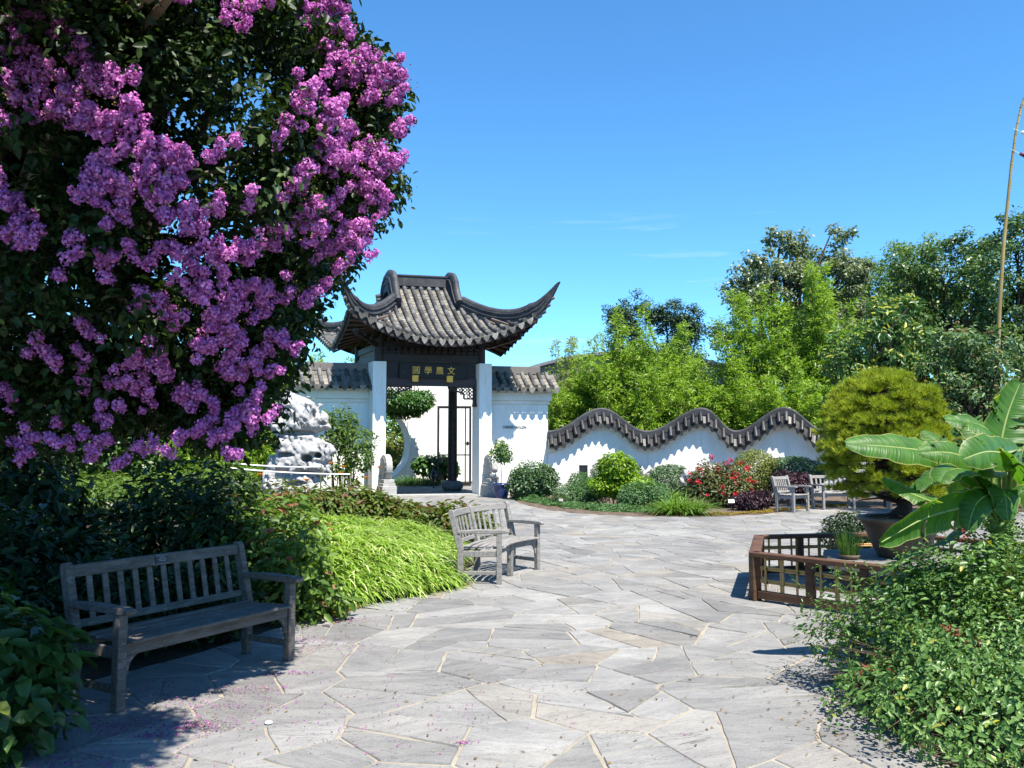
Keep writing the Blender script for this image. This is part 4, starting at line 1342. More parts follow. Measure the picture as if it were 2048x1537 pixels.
lb = thing('light_box', 'black box light standing in front of the wavy wall', 'light fixture', D(1167, 975, 26.3) * np.array([1, 1, 0]), R(-12))
b = MB(); b.box((0, 0, .2), (.06, .06, .4)); b.build('stake', M['black_metal'], lb)
b = MB(); b.box((0, 0, .72), (.25, .16, .66)); b.box((0, 0, 1.06), (.27, .18, .03)); bevel(b.build('housing', M['black_metal'], lb), .01)
b = MB(); b.tube([(.12, 0, .62), (.24, 0, .60), (.27, 0, .58)], [.02, .02, .03], 8); b.build('knob', M['black_metal'], lb)
def plant_label(label, px, py, mat, w, h, hh):
    o = thing('plant_label', label, 'plant label', G(px, py), 0, 'plant labels in the bed')
    b = MB(); b.tube([(0, 0.01, 0), (0, 0.01, hh)], .008, 6); b.build('stake', M['black_metal'], o)
    b = MB(); b.box((0, 0, hh), (w, .006, h), rx=R(-35)); bevel(b.build('plate', M[mat], o), .001)
    b = MB()
    for k, f in enumerate((.6, .75, .45)):
        z = hh + (.25 - .22 * k) * h * .82; y = (hh - z) * -.70 * .0 - .0045 - (z - hh) * -.70
        b.box((0, y, z), (w * f, .002, h * .07), rx=R(-35))
    b.build('engraving', M['granite' if mat == 'black_metal' else 'granite_dark'], o)
plant_label('small black plant label in the ground cover at the paving edge', 1122, 1012, 'black_metal', .12, .09, .16)
plant_label('pale plant label on a stake below the rose bush', 1463, 1027, 'white_paint', .15, .10, .30)
plant_label('dark plant label half hidden under the box bush by the blue pot', 1068, 1000, 'black_metal', .11, .08, .2)

pb = MB(); pb.lathe([(.012, 0), (.022, .006), (.024, .012), (.016, .018), (.004, .02)], n=12)
o = pb.build('pebble', M['white_paint'], None); o.location = tuple(G(537, 1453) + np.array([0, 0, .012])); tag(o, 'small white pebble lying on the paving in front of the shaded bench', 'pebble')

# rope barrier in front of the rock
rb = thing('rope_barrier', 'two white ropes on thin stakes in front of the pale rock', 'rope barrier', (-7.0, 21.6, 0))
pA, pB, pC, pD = D(466, 927, 21.2), D(642, 934, 22.4), D(452, 936, 20.6), D(700, 949, 21.8)
off = np.array([7.0, -21.6, 0])
for (p, q) in ((pA, pB), (pC, pD)):
    m_ = (p + q) / 2 - np.array([0, 0, .05])
    b = MB(); pts = [p * (1 - t) ** 2 + 2 * (m_ - np.array([0, 0, .03])) * t * (1 - t) + q * t * t + off for t in np.linspace(0, 1, 13)]
    b.tube(pts, .022, 6); b.build('rope', M['white_rope'], rb)
for p in (pA, pB, pC, pD):
    b = MB(); b.tube([(p[0] + off[0], p[1] + off[1], 0), (p[0] + off[0], p[1] + off[1], p[2] + .05)], .018, 6); b.build('stake', M['stem_green'], rb)

# ------------------------------------------------------------ rocks
def surface_net(f, lo, hi, n):
    g = [np.linspace(lo[i], hi[i], n[i]) for i in range(3)]
    X, Y, Z = np.meshgrid(*g, indexing='ij'); V = f(X, Y, Z)
    st = np.array([g[i][1] - g[i][0] for i in range(3)])
    s = V < 0
    c = np.zeros(tuple(k - 1 for k in n), int)
    acc = np.zeros(c.shape + (3,)); cnt = np.zeros(c.shape)
    off = [(i, j, k) for i in (0, 1) for j in (0, 1) for k in (0, 1)]
    def sl(o): return tuple(slice(o[a], V.shape[a] - 1 + o[a]) for a in range(3))
    for o in off:
        for a in range(3):
            if o[a]: continue
            o2 = list(o); o2[a] = 1
            va, vb = V[sl(o)], V[sl(o2)]
            m = (va < 0) != (vb < 0)
            t = np.where(m, va / np.where(m, va - vb, 1), 0)
            p = np.zeros(c.shape + (3,)) + np.array(o); p[..., a] += t
            acc += p * m[..., None]; cnt += m
    has = cnt > 0
    idx = -np.ones(c.shape, int); idx[has] = np.arange(has.sum())
    pos = (np.argwhere(has) + acc[has] / cnt[has][:, None]) * st + np.array(lo)
    quads = []
    for a in range(3):
        b, d = (a + 1) % 3, (a + 2) % 3
        A = [slice(None)] * 3; B = [slice(None)] * 3
        A[a] = slice(0, -1); B[a] = slice(1, None)
        m = s[tuple(A)] != s[tuple(B)]
        ii = np.argwhere(m)
        ok = (ii[:, b] > 0) & (ii[:, d] > 0) & (ii[:, b] < c.shape[b]) & (ii[:, d] < c.shape[d]) & (ii[:, a] < c.shape[a])
        ii = ii[ok]
        neg = s[tuple(A)][tuple(ii.T)]
        def cell(db, dd):
            q = ii.copy(); q[:, b] += db; q[:, d] += dd; return idx[tuple(q.T)]
        q = np.stack([cell(-1, -1), cell(0, -1), cell(0, 0), cell(-1, 0)], 1)
        q[~neg] = q[~neg][:, ::-1]
        quads.append(q)
    return pos, np.concatenate(quads)
def vnoise(X, Y, Z, sc, seed):
    r = np.random.default_rng(seed); T = r.random((32, 32, 32))
    x, y, z = X * sc, Y * sc, Z * sc
    i, j, k = np.floor(x).astype(int), np.floor(y).astype(int), np.floor(z).astype(int)
    u, v, w = x - i, y - j, z - k
    u, v, w = u * u * (3 - 2 * u), v * v * (3 - 2 * v), w * w * (3 - 2 * w)
    o = 0
    for a in (0, 1):
        for b in (0, 1):
            for c in (0, 1):
                o = o + T[(i + a) % 32, (j + b) % 32, (k + c) % 32] * (u if a else 1 - u) * (v if b else 1 - v) * (w if c else 1 - w)
    return o - .5
def rock_field(blobs, holes, seed, amp=.20):
    def f(X, Y, Z):
        d = np.full(X.shape, 9.0)
        for (c, r) in blobs:
            q = np.sqrt(((X - c[0]) / r[0]) ** 2 + ((Y - c[1]) / r[1]) ** 2 + ((Z - c[2]) / r[2]) ** 2)
            e = (q - 1) * min(r)
            h = np.clip(.5 + .5 * (d - e) / .08, 0, 1); d = d * (1 - h) + e * h - .08 * h * (1 - h)
        d = d - amp * 1.3 * vnoise(X, Y, Z, 2.3, seed) - amp * .9 * np.abs(vnoise(X + .4 * Z, Y, Z, 4.6, seed + 1)) * 1.4 - amp * .55 * np.abs(vnoise(X, Y, Z * .6 + X * .5, 8, seed + 2)) * 1.5 - amp * .3 * vnoise(X, Y, Z, 15, seed + 4)
        for (c, r) in holes:
            q = np.sqrt(((X - c[0]) / r[0]) ** 2 + ((Y - c[1]) / r[1]) ** 2 + ((Z - c[2]) / r[2]) ** 2)
            d = np.maximum(d, -(q - 1) * min(r))
        return d
    return f
RK = np.array([(600 - 1024) / F * 24.3, 24.3, 0])
rk = thing('scholar_rock', 'pale pitted scholar rock standing in front of the left wing wall', 'rock', RK)
bl = [((-.10, 0, 2.55), (.66, .42, .52)), ((.42, -.05, 2.35), (.42, .34, .30)), ((-.45, 0, 2.30), (.42, .36, .34)), ((0, 0, 1.85), (.42, .34, .40)), ((.10, -.05, 1.55), (.62, .42, .38)), ((.55, -.06, 1.42), (.40, .32, .36)),
      ((.50, -.05, 1.05), (.36, .30, .26)), ((-.12, -.08, 1.18), (.52, .40, .34)), ((-.42, .05, .85), (.40, .36, .45)), ((-.1, 0, .55), (.70, .45, .45)), ((.15, 0, .1), (.85, .5, .35))]
ho = [((.10, -.36, 2.03), (.50, .30, .085)), ((.30, -.40, 1.32), (.15, .4, .11)), ((.62, -.40, 1.40), (.12, .4, .08)), ((-.30, -.45, 1.42), (.30, .25, .07)), ((.42, -.42, 2.55), (.09, .35, .22)), ((.72, -.35, 2.30), (.11, .3, .07)), ((.30, -.45, .90), (.30, .3, .08)),
      ((-.05, -.5, 2.45), (.05, .25, .18)), ((.0, -.5, .62), (.35, .3, .09))]
p_, q_ = surface_net(rock_field(bl, ho, 3), (-1.3, -.9, -.3), (1.4, .9, 3.4), (82, 54, 112))
link('stone', np_mesh('stone', p_, q_, smooth=True), M['rock'], rk)
def small_rock(name, label, loc, r, seed, cat='rock'):
    p_, q_ = surface_net(rock_field([((0, 0, r[2] * .35), r)], [], seed, .10), (-r[0] * 1.5, -r[1] * 1.5, -r[2] * .6), (r[0] * 1.5, r[1] * 1.5, r[2] * 1.8), (34, 34, 34))
    o = link(name, np_mesh(name, p_, q_, smooth=True), M['rock']); o.location = tuple(map(float, loc)); tag(o, label, cat)
small_rock('boulder', 'low white boulder left of the scholar rock under the ropes', ((478 - 1024) / F * 22.5, 22.5, 0), (.50, .4, .62), 8)
small_rock('boulder', 'pale flat stone at the foot of the left gate pillar', ((640 - 1024) / F * 24.0, 23.2, 0), (.55, .3, .45), 12)
small_rock('boulder', 'white tilted stone between the clipped bush and the red roses', ((1374 - 1024) / F * 25.2, 25.2, .62), (.17, .15, .20), 15)
# ------------------------------------------------------------ planting
def ell_vol(bl, n, rg, shell=0.55, p=0.5):
    """n leaf points through the outer part of a set of ellipsoids"""
    w = np.array([b[3] * b[4] + b[3] * b[5] for b in bl]); w = w / w.sum()
    k = rg.choice(len(bl), n, p=w)
    B = np.array([b[:6] for b in bl])[k]
    d = rdirs(n, rg)
    u = 1 - shell * rg.random(n) ** 1.6
    P = B[:, :3] + d * u[:, None] * B[:, 3:6]
    return P, unit(d / B[:, 3:6])
def lumps(P, out, amp, sc, seed):
    """push points along their outward direction so the outline is uneven"""
    a = vnoise(P[:, 0], P[:, 1], P[:, 2], sc, seed) + .6 * vnoise(P[:, 0], P[:, 1], P[:, 2], sc * 2.3, seed + 1)
    return P + out * (a * amp)[:, None]
def shrub(name, label, cat, loc, blobs, n, size, mat, stem='stem_brown', seed=1, lump=.12, shell=.6, aspect=.5, group=None, stems=9, tmpl=T_LEAF, up=.5, rnd=.7, tip=None, lsc=3.0, droop=.25, svar=.35):
    rg = np.random.default_rng(seed)
    loc = np.asarray(loc, float)
    root = thing(name, label, cat, loc, 0, group)
    P, out = ell_vol(blobs, n, rg, shell)
    P = lumps(P, out, lump, lsc, seed)
    ok = P[:, 2] > 0.03
    P, out = P[ok], out[ok]
    t, N = leaf_pose(out, rg, up, rnd, droop)
    tint = rg.random(len(P)) * .9
    if tip is not None:
        hi = (P[:, 2] - P[:, 2].min()) / np.ptp(P[:, 2])
        tint = np.where(rg.random(len(P)) < tip * hi ** 2, .97, np.minimum(tint, .85))
    L = size * (1 + svar * rg.normal(size=len(P))).clip(.45, 1.8)
    leaves('foliage', P, t, N, L, L * aspect, tint, M[mat], root, tmpl, world=False)
    b = MB()
    B = np.array([q[:6] for q in blobs])
    for i in range(stems):
        q = B[i % len(B)]
        e, _ = ball(1, q[:3], q[3:6] * .8, 1, rg); e = e[0]
        if e[2] < .1: e[2] = .15
        r0 = .010 + .006 * math.sqrt(max(.2, e[2]))
        base = np.array([q[0] * .5 + rg.normal() * .06, q[1] * .5 + rg.normal() * .06, -.01])
        m_ = base * .55 + e * .45 + np.array([rg.normal() * .04, rg.normal() * .04, e[2] * .12])
        b.tube([base, m_, e], [r0, r0 * .75, r0 * .35], 6, False)
    b.build('stems', M[stem], root)
    return root
def AT(px, Y, z=0.0): return np.array([(px - 1024) / F * Y * 1.0, Y, z])

# ---- the bed below the wavy wall
shrub('loose_shrub', 'loose grey green shrub with bare lower stems right of the blue pot', 'shrub', AT(1065, 26.6), [(0, 0, .62, .78, .6, .58), (-.3, -.1, .5, .5, .45, .42), (.35, 0, .6, .5, .45, .5)], 9000, .075, 'lf_box', seed=2, lump=.16, stems=14)
def clipped(label, px, Y, rx, rz, zc, mat='lf_box', n=11000, seed=3, size=.05, lump=.06):
    return shrub('clipped_shrub', label, 'shrub', AT(px, Y), [(0, 0, zc, rx, rx * .85, rz)], n, size, mat, seed=seed, lump=lump, shell=.35, group='rounded clipped shrubs along the wavy wall', lsc=5, aspect=.6)
clipped('round clipped bush behind the lime green shrub', 1233, 28.0, .90, .75, .62, seed=4)
clipped('round clipped bush in the middle of the wavy wall left of the roses', 1337, 27.4, .82, .58, .50, seed=5)
clipped('broad clipped bush tallest behind the armchair, close to the pine', 1583, 25.4, 1.0, .50, .85, seed=6, n=14000)
clipped('olive yellow rounded bush behind the red rose bush', 1508, 25.2, .72, .74, .82, 'lf_yellow', seed=7, size=.045)
shrub('lime_shrub', 'lime green spreading shrub on a short bare trunk in mulch', 'shrub', AT(1238, 23.6), [(-.05, 0, 1.0, .52, .5, .50), (-.3, 0, .62, .55, .45, .30), (.32, 0, .62, .58, .45, .32), (0, -.1, .55, .5, .4, .25)], 5600, .10, 'lf_lime', seed=8, lump=.22, up=.9, stems=10)
shrub('dwarf_juniper', 'spreading feathery green conifer left of the lime shrub', 'shrub', AT(1160, 24.4), [(-.2, 0, .28, .6, .5, .35), (.35, .1, .38, .5, .45, .42), (0, .5, .6, .35, .3, .35)], 9000, .06, 'lf_cover', seed=9, lump=.14, aspect=.3)
shrub('soft_shrub', 'soft mid green low shrub between lime shrub and lilies', 'shrub', AT(1287, 22.8), [(-.25, 0, .32, .45, .4, .36), (.3, 0, .36, .4, .4, .38)], 6500, .06, 'lf_cover', seed=10, lump=.15, aspect=.4)
shrub('purple_shrub', 'dark purple leaved bush behind the armchair', 'shrub', AT(1578, 23.6), [(0, 0, .62, .55, .45, .42), (.3, 0, .5, .4, .4, .35)], 4200, .07, 'lf_purple', seed=11, lump=.2)
shrub('purple_shrub', 'low dark purple bush at the foot of the red rose bush', 'shrub', AT(1506, 22.2), [(0, 0, .25, .48, .35, .28), (-.35, 0, .2, .3, .3, .2)], 3000, .06, 'lf_purple', seed=12, lump=.12)
def roses():
    root = shrub('rose_bush', 'open rose bush covered in small red flowers', 'rose bush', AT(1432, 23.4), [(-.15, 0, .72, .65, .55, .55), (.35, 0, .62, .5, .5, .45), (-.45, -.1, .5, .45, .4, .4), (.2, -.2, .45, .7, .45, .38)], 9000, .075, 'lf_rose', seed=13, lump=.3, stems=26, tip=.25)
    rg = np.random.default_rng(14)
    P, out = ell_vol([(-.15, -.05, .78, .68, .6, .58), (.35, 0, .78, .66, .55, .52), (.1, -.3, .5, .8, .45, .4)], 52, rg, .1)
    P = P[(P[:, 2] > .3)]; out = out[:len(P)]
    n = len(P); k = 16
    C = np.repeat(P, k, 0) + rg.normal(size=(n * k, 3)) * .035
    d = rdirs(len(C), rg); N = unit(rdirs(len(C), rg) + np.array([0, -.4, .8]))
    for i in range(n):
        q = slice(i * k, (i + 1) * k); leaves('flower', C[q], unit(np.cross(N[q], d[q])), N[q], .055, .05, rg.random(k), M['red'], root, T_PETAL, world=False)
roses()
# daylily clump by the paving
def grass_clump(name, label, cat, loc, n, L, wd, mat, spread, lean=(.15, .75), droop=(.3, .75), seed=1, elx=1.0):
    rg = np.random.default_rng(seed)
    root = thing(name, label, cat, loc)
    a = rg.random(n) * 2 * PI; r = np.sqrt(rg.random(n)) * spread
    B = np.stack([np.cos(a) * r * elx, np.sin(a) * r, np.zeros(n)], 1)
    az = a + rg.normal(size=n) * .7
    le = lean[0] + (lean[1] - lean[0]) * np.clip(r / spread + rg.normal(size=n) * .2, 0, 1)
    blades('leaves', B, az, L * (.6 + .5 * rg.random(n)), wd, le, droop[0] + (droop[1] - droop[0]) * rg.random(n), rg.random(n) * .9, M[mat], root, seg=5, world=False)
    return root
grass_clump('daylily', 'arching strap leaved clump spilling onto the paving edge below the clipped bush', 'daylily', AT(1362, 20.9), 620, .85, .028, 'lf_lily', .32, seed=15, elx=1.5)
grass_clump('daylily', 'taller strap leaved clump behind, beside the white tilted stone', 'daylily', AT(1335, 23.6), 320, .95, .026, 'lf_lily', .25, seed=16, elx=1.5)

def cover(name, pts, n, h, size, mat, seed, width, kind='stuff', aspect=.45):
    """low ground cover along a line of ground points"""
    rg = np.random.default_rng(seed)
    P = np.array(pts, float); s = np.concatenate([[0], np.cumsum(np.linalg.norm(np.diff(P, axis=0), axis=1))])
    t = rg.random(n) * s[-1]
    x = np.interp(t, s, P[:, 0]); y = np.interp(t, s, P[:, 1])
    w = np.interp(t, s, np.linspace(0, 1, len(P)) * 0 + 1) * width
    a = rg.random(n) * 2 * PI; r = np.sqrt(rg.random(n)) * w * .5 * (1 + .35 * np.sin(t * 5.1) + .2 * np.sin(t * 11))
    x = x + np.cos(a) * r; y = y + np.sin(a) * r
    hh = h * (.55 + vnoise(x, y, x * 0, 3.2, seed) + .35 * vnoise(x, y, x * 0, 8, seed + 1)).clip(.1, 1.5) * np.sqrt(np.clip(1 - (r / (w * .62)) ** 2, .05, 1))
    Q = np.stack([x, y, .015 + hh * (1 - .7 * rg.random(n) ** 2)], 1)
    out = unit(np.stack([np.cos(a) * .4, np.sin(a) * .4, np.ones(n)], 1))
    d, N = leaf_pose(out, rg, .6, .7, 0)
    L = size * (.6 + .8 * rg.random(n))
    o = leaves(name, Q, d, N, L, L * aspect, rg.random(n) * .9, M[mat], None, T_LEAF)
    o['kind'] = kind
    return o
E_ = [G(*p)[:2] for p in ((1040, 1000), (1075, 1006), (1110, 1012), (1150, 1018), (1200, 1023), (1260, 1026), (1310, 1026))]
cover('ground_cover', [e + np.array([.12, .30]) for e in E_], 26000, .17, .055, 'lf_cover', 17, .75)
cover('yellow_sedum', [G(*p)[:2] + np.array([0, .16]) for p in ((1320, 1031), (1400, 1032), (1460, 1031), (1520, 1028), (1560, 1023), (1620, 1016), (1700, 1013))], 9000, .05, .035, 'lf_moss', 18, .36)
cover('yellow_sedum', [G(*p)[:2] for p in ((628, 1240), (665, 1226), (700, 1216))], 2600, .04, .022, 'lf_moss', 19, .30)
# the tree in the blue pot
def potted_tree():
    o = thing('potted_citrus', 'small round headed citrus tree growing in the blue pot', 'tree', np.array(blue.location) + np.array([0, 0, .44]))
    b = MB(); b.tube([(0, 0, -.02), (.01, 0, .35), (-.01, .01, .72), (0, 0, 1.05)], [.016, .013, .012, .008], 8)
    rg = np.random.default_rng(20)
    for k in range(8):
        e, _ = ball(1, (0, 0, 1.05), (.28, .25, .25), .5, rg); b.tube([(0, 0, .70 + .03 * k), e[0] * .6 + np.array([0, 0, .36]), e[0]], [.008, .006, .003], 5)
    b.build('trunk', M['stem_brown'], o)
    P, out = ell_vol([(0, 0, 1.02, .36, .34, .30), (.12, 0, .85, .25, .25, .2), (0, 0, 1.28, .18, .18, .18)], 620, rg, .8)
    P = lumps(P, out, .12, 5, 3)
    t, N = leaf_pose(out, rg, .5, .7, .5)
    leaves('crown', P, t, N, .13 * (.7 + .5 * rg.random(len(P))), .05, rg.random(len(P)) * .9, M['lf_magnolia'], o, world=False)
potted_tree()

# ---- about the rock and the left wing
shrub('evergreen_shrub', 'open evergreen shrub with several stems right of the scholar rock', 'shrub', AT(690, 25.6), [(-.12, 0, 2.35, .62, .5, .52), (.30, 0, 1.85, .66, .5, .48), (-.3, 0, 1.75, .5, .45, .4), (.45, 0, 1.35, .5, .45, .35), (0, 0, 1.0, .55, .4, .3), (-.6, 0, 2.5, .3, .3, .25)], 3300, .10, 'lf_weigela', stem='bark_dark', seed=22, lump=.3, stems=18, lsc=2.2)
def daylily(px, py, Y, lab):
    z = D(px, py, Y)[2]
    o = thing('orange_lily', lab, 'lily', AT(px, Y), 0, 'orange lilies in the bed by the gate')
    rg = np.random.default_rng(int(px * 7 + py))
    b = MB(); b.tube([(0, 0, 0), (.02, 0, z * .6), (0, 0, z)], [.010, .008, .006], 5); b.build('stem', M['stem_green'], o)
    n = 7; a = np.arange(n) / n * 2 * PI
    d = np.stack([np.cos(a), np.sin(a), np.full(n, 1.25)], 1); N = np.stack([-np.cos(a), -np.sin(a), np.full(n, 1.0)], 1)
    leaves('flower', np.tile([0, 0, z - .02], (n, 1)), unit(d), N, .12, .065, rg.random(n), M['orange'], o, world=False)
    blades('leaves', np.zeros((12, 3)) + rg.normal(size=(12, 3)) * np.array([.05, .05, 0]), rg.random(12) * 6.3, .7, .025, .35, .5, rg.random(12) * .9, M['lf_lily'], o, world=False)
for (x, y, Y, l) in ((523, 952, 19.5, 'orange lily left of the scholar rock above the bronze shrubs'), (664, 929, 23.2, 'orange lily highest, just below the evergreen shrub'), (688, 936, 23.0, 'orange lily right of the highest one, in front of the evergreen shrub'), (567, 947, 22.3, 'small orange lily at the foot of the scholar rock'),
                     (616, 963, 20.4, 'orange lily low in front of the scholar rock base'), (760, 937, 25.6, 'orange lily against the carved drum stone'), (683, 949, 22.2, 'orange lily under the end of the lower rope'), (735, 958, 24.5, 'tall slender orange lily between wing wall and gate pillar')):
    daylily(x, y, Y, l)

# bronze tipped shrubs in a row behind the grass
rowpx = [(486, 13.4, .95, 'bronze tipped shrub at the left end of the row, beside the white boulder'), (560, 13.8, 1.08, 'tall bronze tipped shrub below the scholar rock'), (632, 14.6, .98, 'bronze tipped shrub with green front below the evergreen shrub'),
         (706, 15.4, 1.02, 'bronze tipped shrub in front of the left wing wall'), (775, 15.8, .72, 'low bronze tipped shrub before the left drum stone'), (835, 15.4, .58, 'low bronze tipped shrub in the middle of the gateway view'), (905, 15.0, .66, 'bronze tipped shrub at the right end of the row behind the curved bench')]
for i, (px, Y, h, lab) in enumerate(rowpx):
    shrub('bronze_shrub', lab, 'shrub', AT(px, Y), [(0, 0, h * .55, .62, .55, h * .48), (-.3, -.2, h * .42, .45, .4, h * .38), (.3, .1, h * .45, .42, .4, h * .40)], 2700, .105, 'lf_bronze', seed=30 + i, lump=.2, group='bronze tipped shrubs behind the grass mound', tip=.34, stems=12, aspect=.42, up=.7)
# green shrub with pink tips next to the straight bench
shrub('tipped_shrub', 'bushy green shrub with reddish young leaves beside the shaded bench', 'shrub', (-2.40, 8.55, 0), [(0, 0, .60, .55, .5, .55), (.30, -.25, .45, .42, .4, .42), (-.5, .4, .65, .55, .5, .55), (.45, -.15, .22, .4, .35, .25), (-.2, 1.0, .65, .6, .6, .52)], 5200, .088, 'lf_weigela', seed=41, lump=.2, tip=.16, stems=22, aspect=.48, up=.6)
# evergreen shrubs behind the bench under the tree
shrub('dark_shrub', 'dark evergreen shrub with narrow glossy leaves behind the shaded bench', 'shrub', (-3.3, 8.6, 0), [(0, .2, .85, .75, .6, .70), (-.6, 0, .6, .6, .5, .5), (.3, .5, .55, .6, .5, .5)], 6500, .10, 'lf_dark', seed=42, lump=.22, tip=.12, stems=20, aspect=.38)
shrub('dark_shrub', 'dark leafy shrub filling the corner behind the left end of the bench', 'shrub', (-4.5, 7.2, 0), [(0, 0, .6, .8, .7, .6), (-.7, .4, .7, .8, .7, .65), (.6, .6, .5, .6, .5, .5)], 6500, .10, 'lf_dark', seed=43, lump=.22, tip=.04, stems=14, aspect=.42)
shrub('dark_shrub', 'low dark shrub directly behind the bench slats', 'shrub', (-3.25, 7.1, 0), [(0, 0, .36, .55, .35, .40), (-.5, -.6, .34, .4, .4, .36), (.55, .4, .32, .45, .35, .36)], 4200, .085, 'lf_dark', seed=44, lump=.16, tip=.10, stems=10, aspect=.42)
shrub('dark_shrub', 'tall dark shrub at the left edge under the flowering tree', 'shrub', (-5.35, 9.1, 0), [(0, 0, .95, .85, .8, .95), (-1.3, .3, 1.0, 1.0, .8, 1.0), (.55, .1, .5, .4, .5, .5)], 7500, .12, 'lf_dark', seed=45, lump=.3, stems=16)
# broad leaved plant at the lower left corner
shrub('hydrangea', 'broad leaved green plant in front of the left bench arm', 'hydrangea', (-3.0, 4.9, 0), [(0, 0, .42, .50, .45, .42), (.18, -.15, .25, .42, .35, .26), (-.5, .4, .55, .5, .5, .48), (.28, .05, .50, .25, .25, .22)], 1800, .115, 'lf_hydrangea', stem='stem_green', seed=46, lump=.1, tip=.10, stems=18, aspect=.55, up=.9, rnd=.5, svar=.28)

# ---- the bright grass mound
def hakone():
    rg = np.random.default_rng(50)
    poly = np.array([(-1.86, 8.95), (-1.05, 9.85), (-.66, 10.35), (-.95, 11.3), (-.78, 12.4), (-.95, 13.8), (-3.7, 13.8), (-3.1, 11.2), (-2.35, 9.9)])
    pts = []
    while len(pts) < 12500:
        q = np.array([rg.uniform(-3.8, -.4), rg.uniform(8.8, 14)])
        if inside(q, poly): pts.append(q)
    B = np.array(pts); n = len(B)
    # height of the mound from the distance to its front edge
    fr = [(-1.86, 8.95), (-1.05, 9.85), (-.66, 10.35), (-.95, 11.3), (-.78, 12.4), (-.95, 13.8)]
    d = np.full(n, 9.0)
    for a, b in zip(fr, fr[1:]):
        a, b = np.array(a), np.array(b); t = np.clip(((B - a) @ (b - a)) / ((b - a) @ (b - a)), 0, 1)
        d = np.minimum(d, np.linalg.norm(B - (a + t[:, None] * (b - a)), axis=1))
    z = .42 * (1 - np.exp(-d / .75)) + .13 * vnoise(B[:, 0], B[:, 1], B[:, 0] * 0, 2.6, 5)
    z = np.clip(z, 0, None)
    keep = rg.random(n) < .62 + .38 * np.exp(-d / .8); B, d, z = B[keep], d[keep], z[keep]; n = len(B)
    az = R(-42) + rg.normal(size=n) * .62 + 1.5 * vnoise(B[:, 0], B[:, 1], B[:, 0] * 0, 1.7, 9)
    L = .40 + .24 * rg.random(n) ** 1.5 - .06 * np.exp(-d / .3)
    root = thing('grass_mound', 'bright yellow green arching grass mound beside the curved bench', 'ornamental grass', (-1.9, 11.2, 0))
    blades('leaves', np.stack([B[:, 0], B[:, 1], z], 1), az, L, .021 + .009 * rg.random(n), .28 + .30 * rg.random(n), .55 + .50 * rg.random(n), rg.random(n) ** 1.1 * .95, M['lf_hakone'], root, seg=5)
    # the thatch of old stems the blades rise from
    gx, gy = np.meshgrid(np.linspace(-3.9, -.4, 40), np.linspace(8.8, 14.1, 60), indexing='ij'); q = np.stack([gx.ravel(), gy.ravel()], 1)
    dd = np.full(len(q), 9.0)
    for a, b in zip(fr, fr[1:]):
        a, b = np.array(a), np.array(b); t = np.clip(((q - a) @ (b - a)) / ((b - a) @ (b - a)), 0, 1)
        dd = np.minimum(dd, np.linalg.norm(q - (a + t[:, None] * (b - a)), axis=1))
    ins = np.array([inside(p, poly) for p in q])
    zz = np.where(ins, .40 * (1 - np.exp(-dd / .75)), -.05)
    Q = [(i * 60 + j, (i + 1) * 60 + j, (i + 1) * 60 + j + 1, i * 60 + j + 1) for i in range(39) for j in range(59)]
    Q = np.array([f for f in Q if ins[list(f)].any()])
    link('thatch', np_mesh('thatch', np.stack([q[:, 0], q[:, 1], zz], 1), Q, smooth=True), surf('grass_thatch', (.05, .07, .015), (.11, .13, .03), 9, .9, .5, 50, .1), root, True)
hakone()

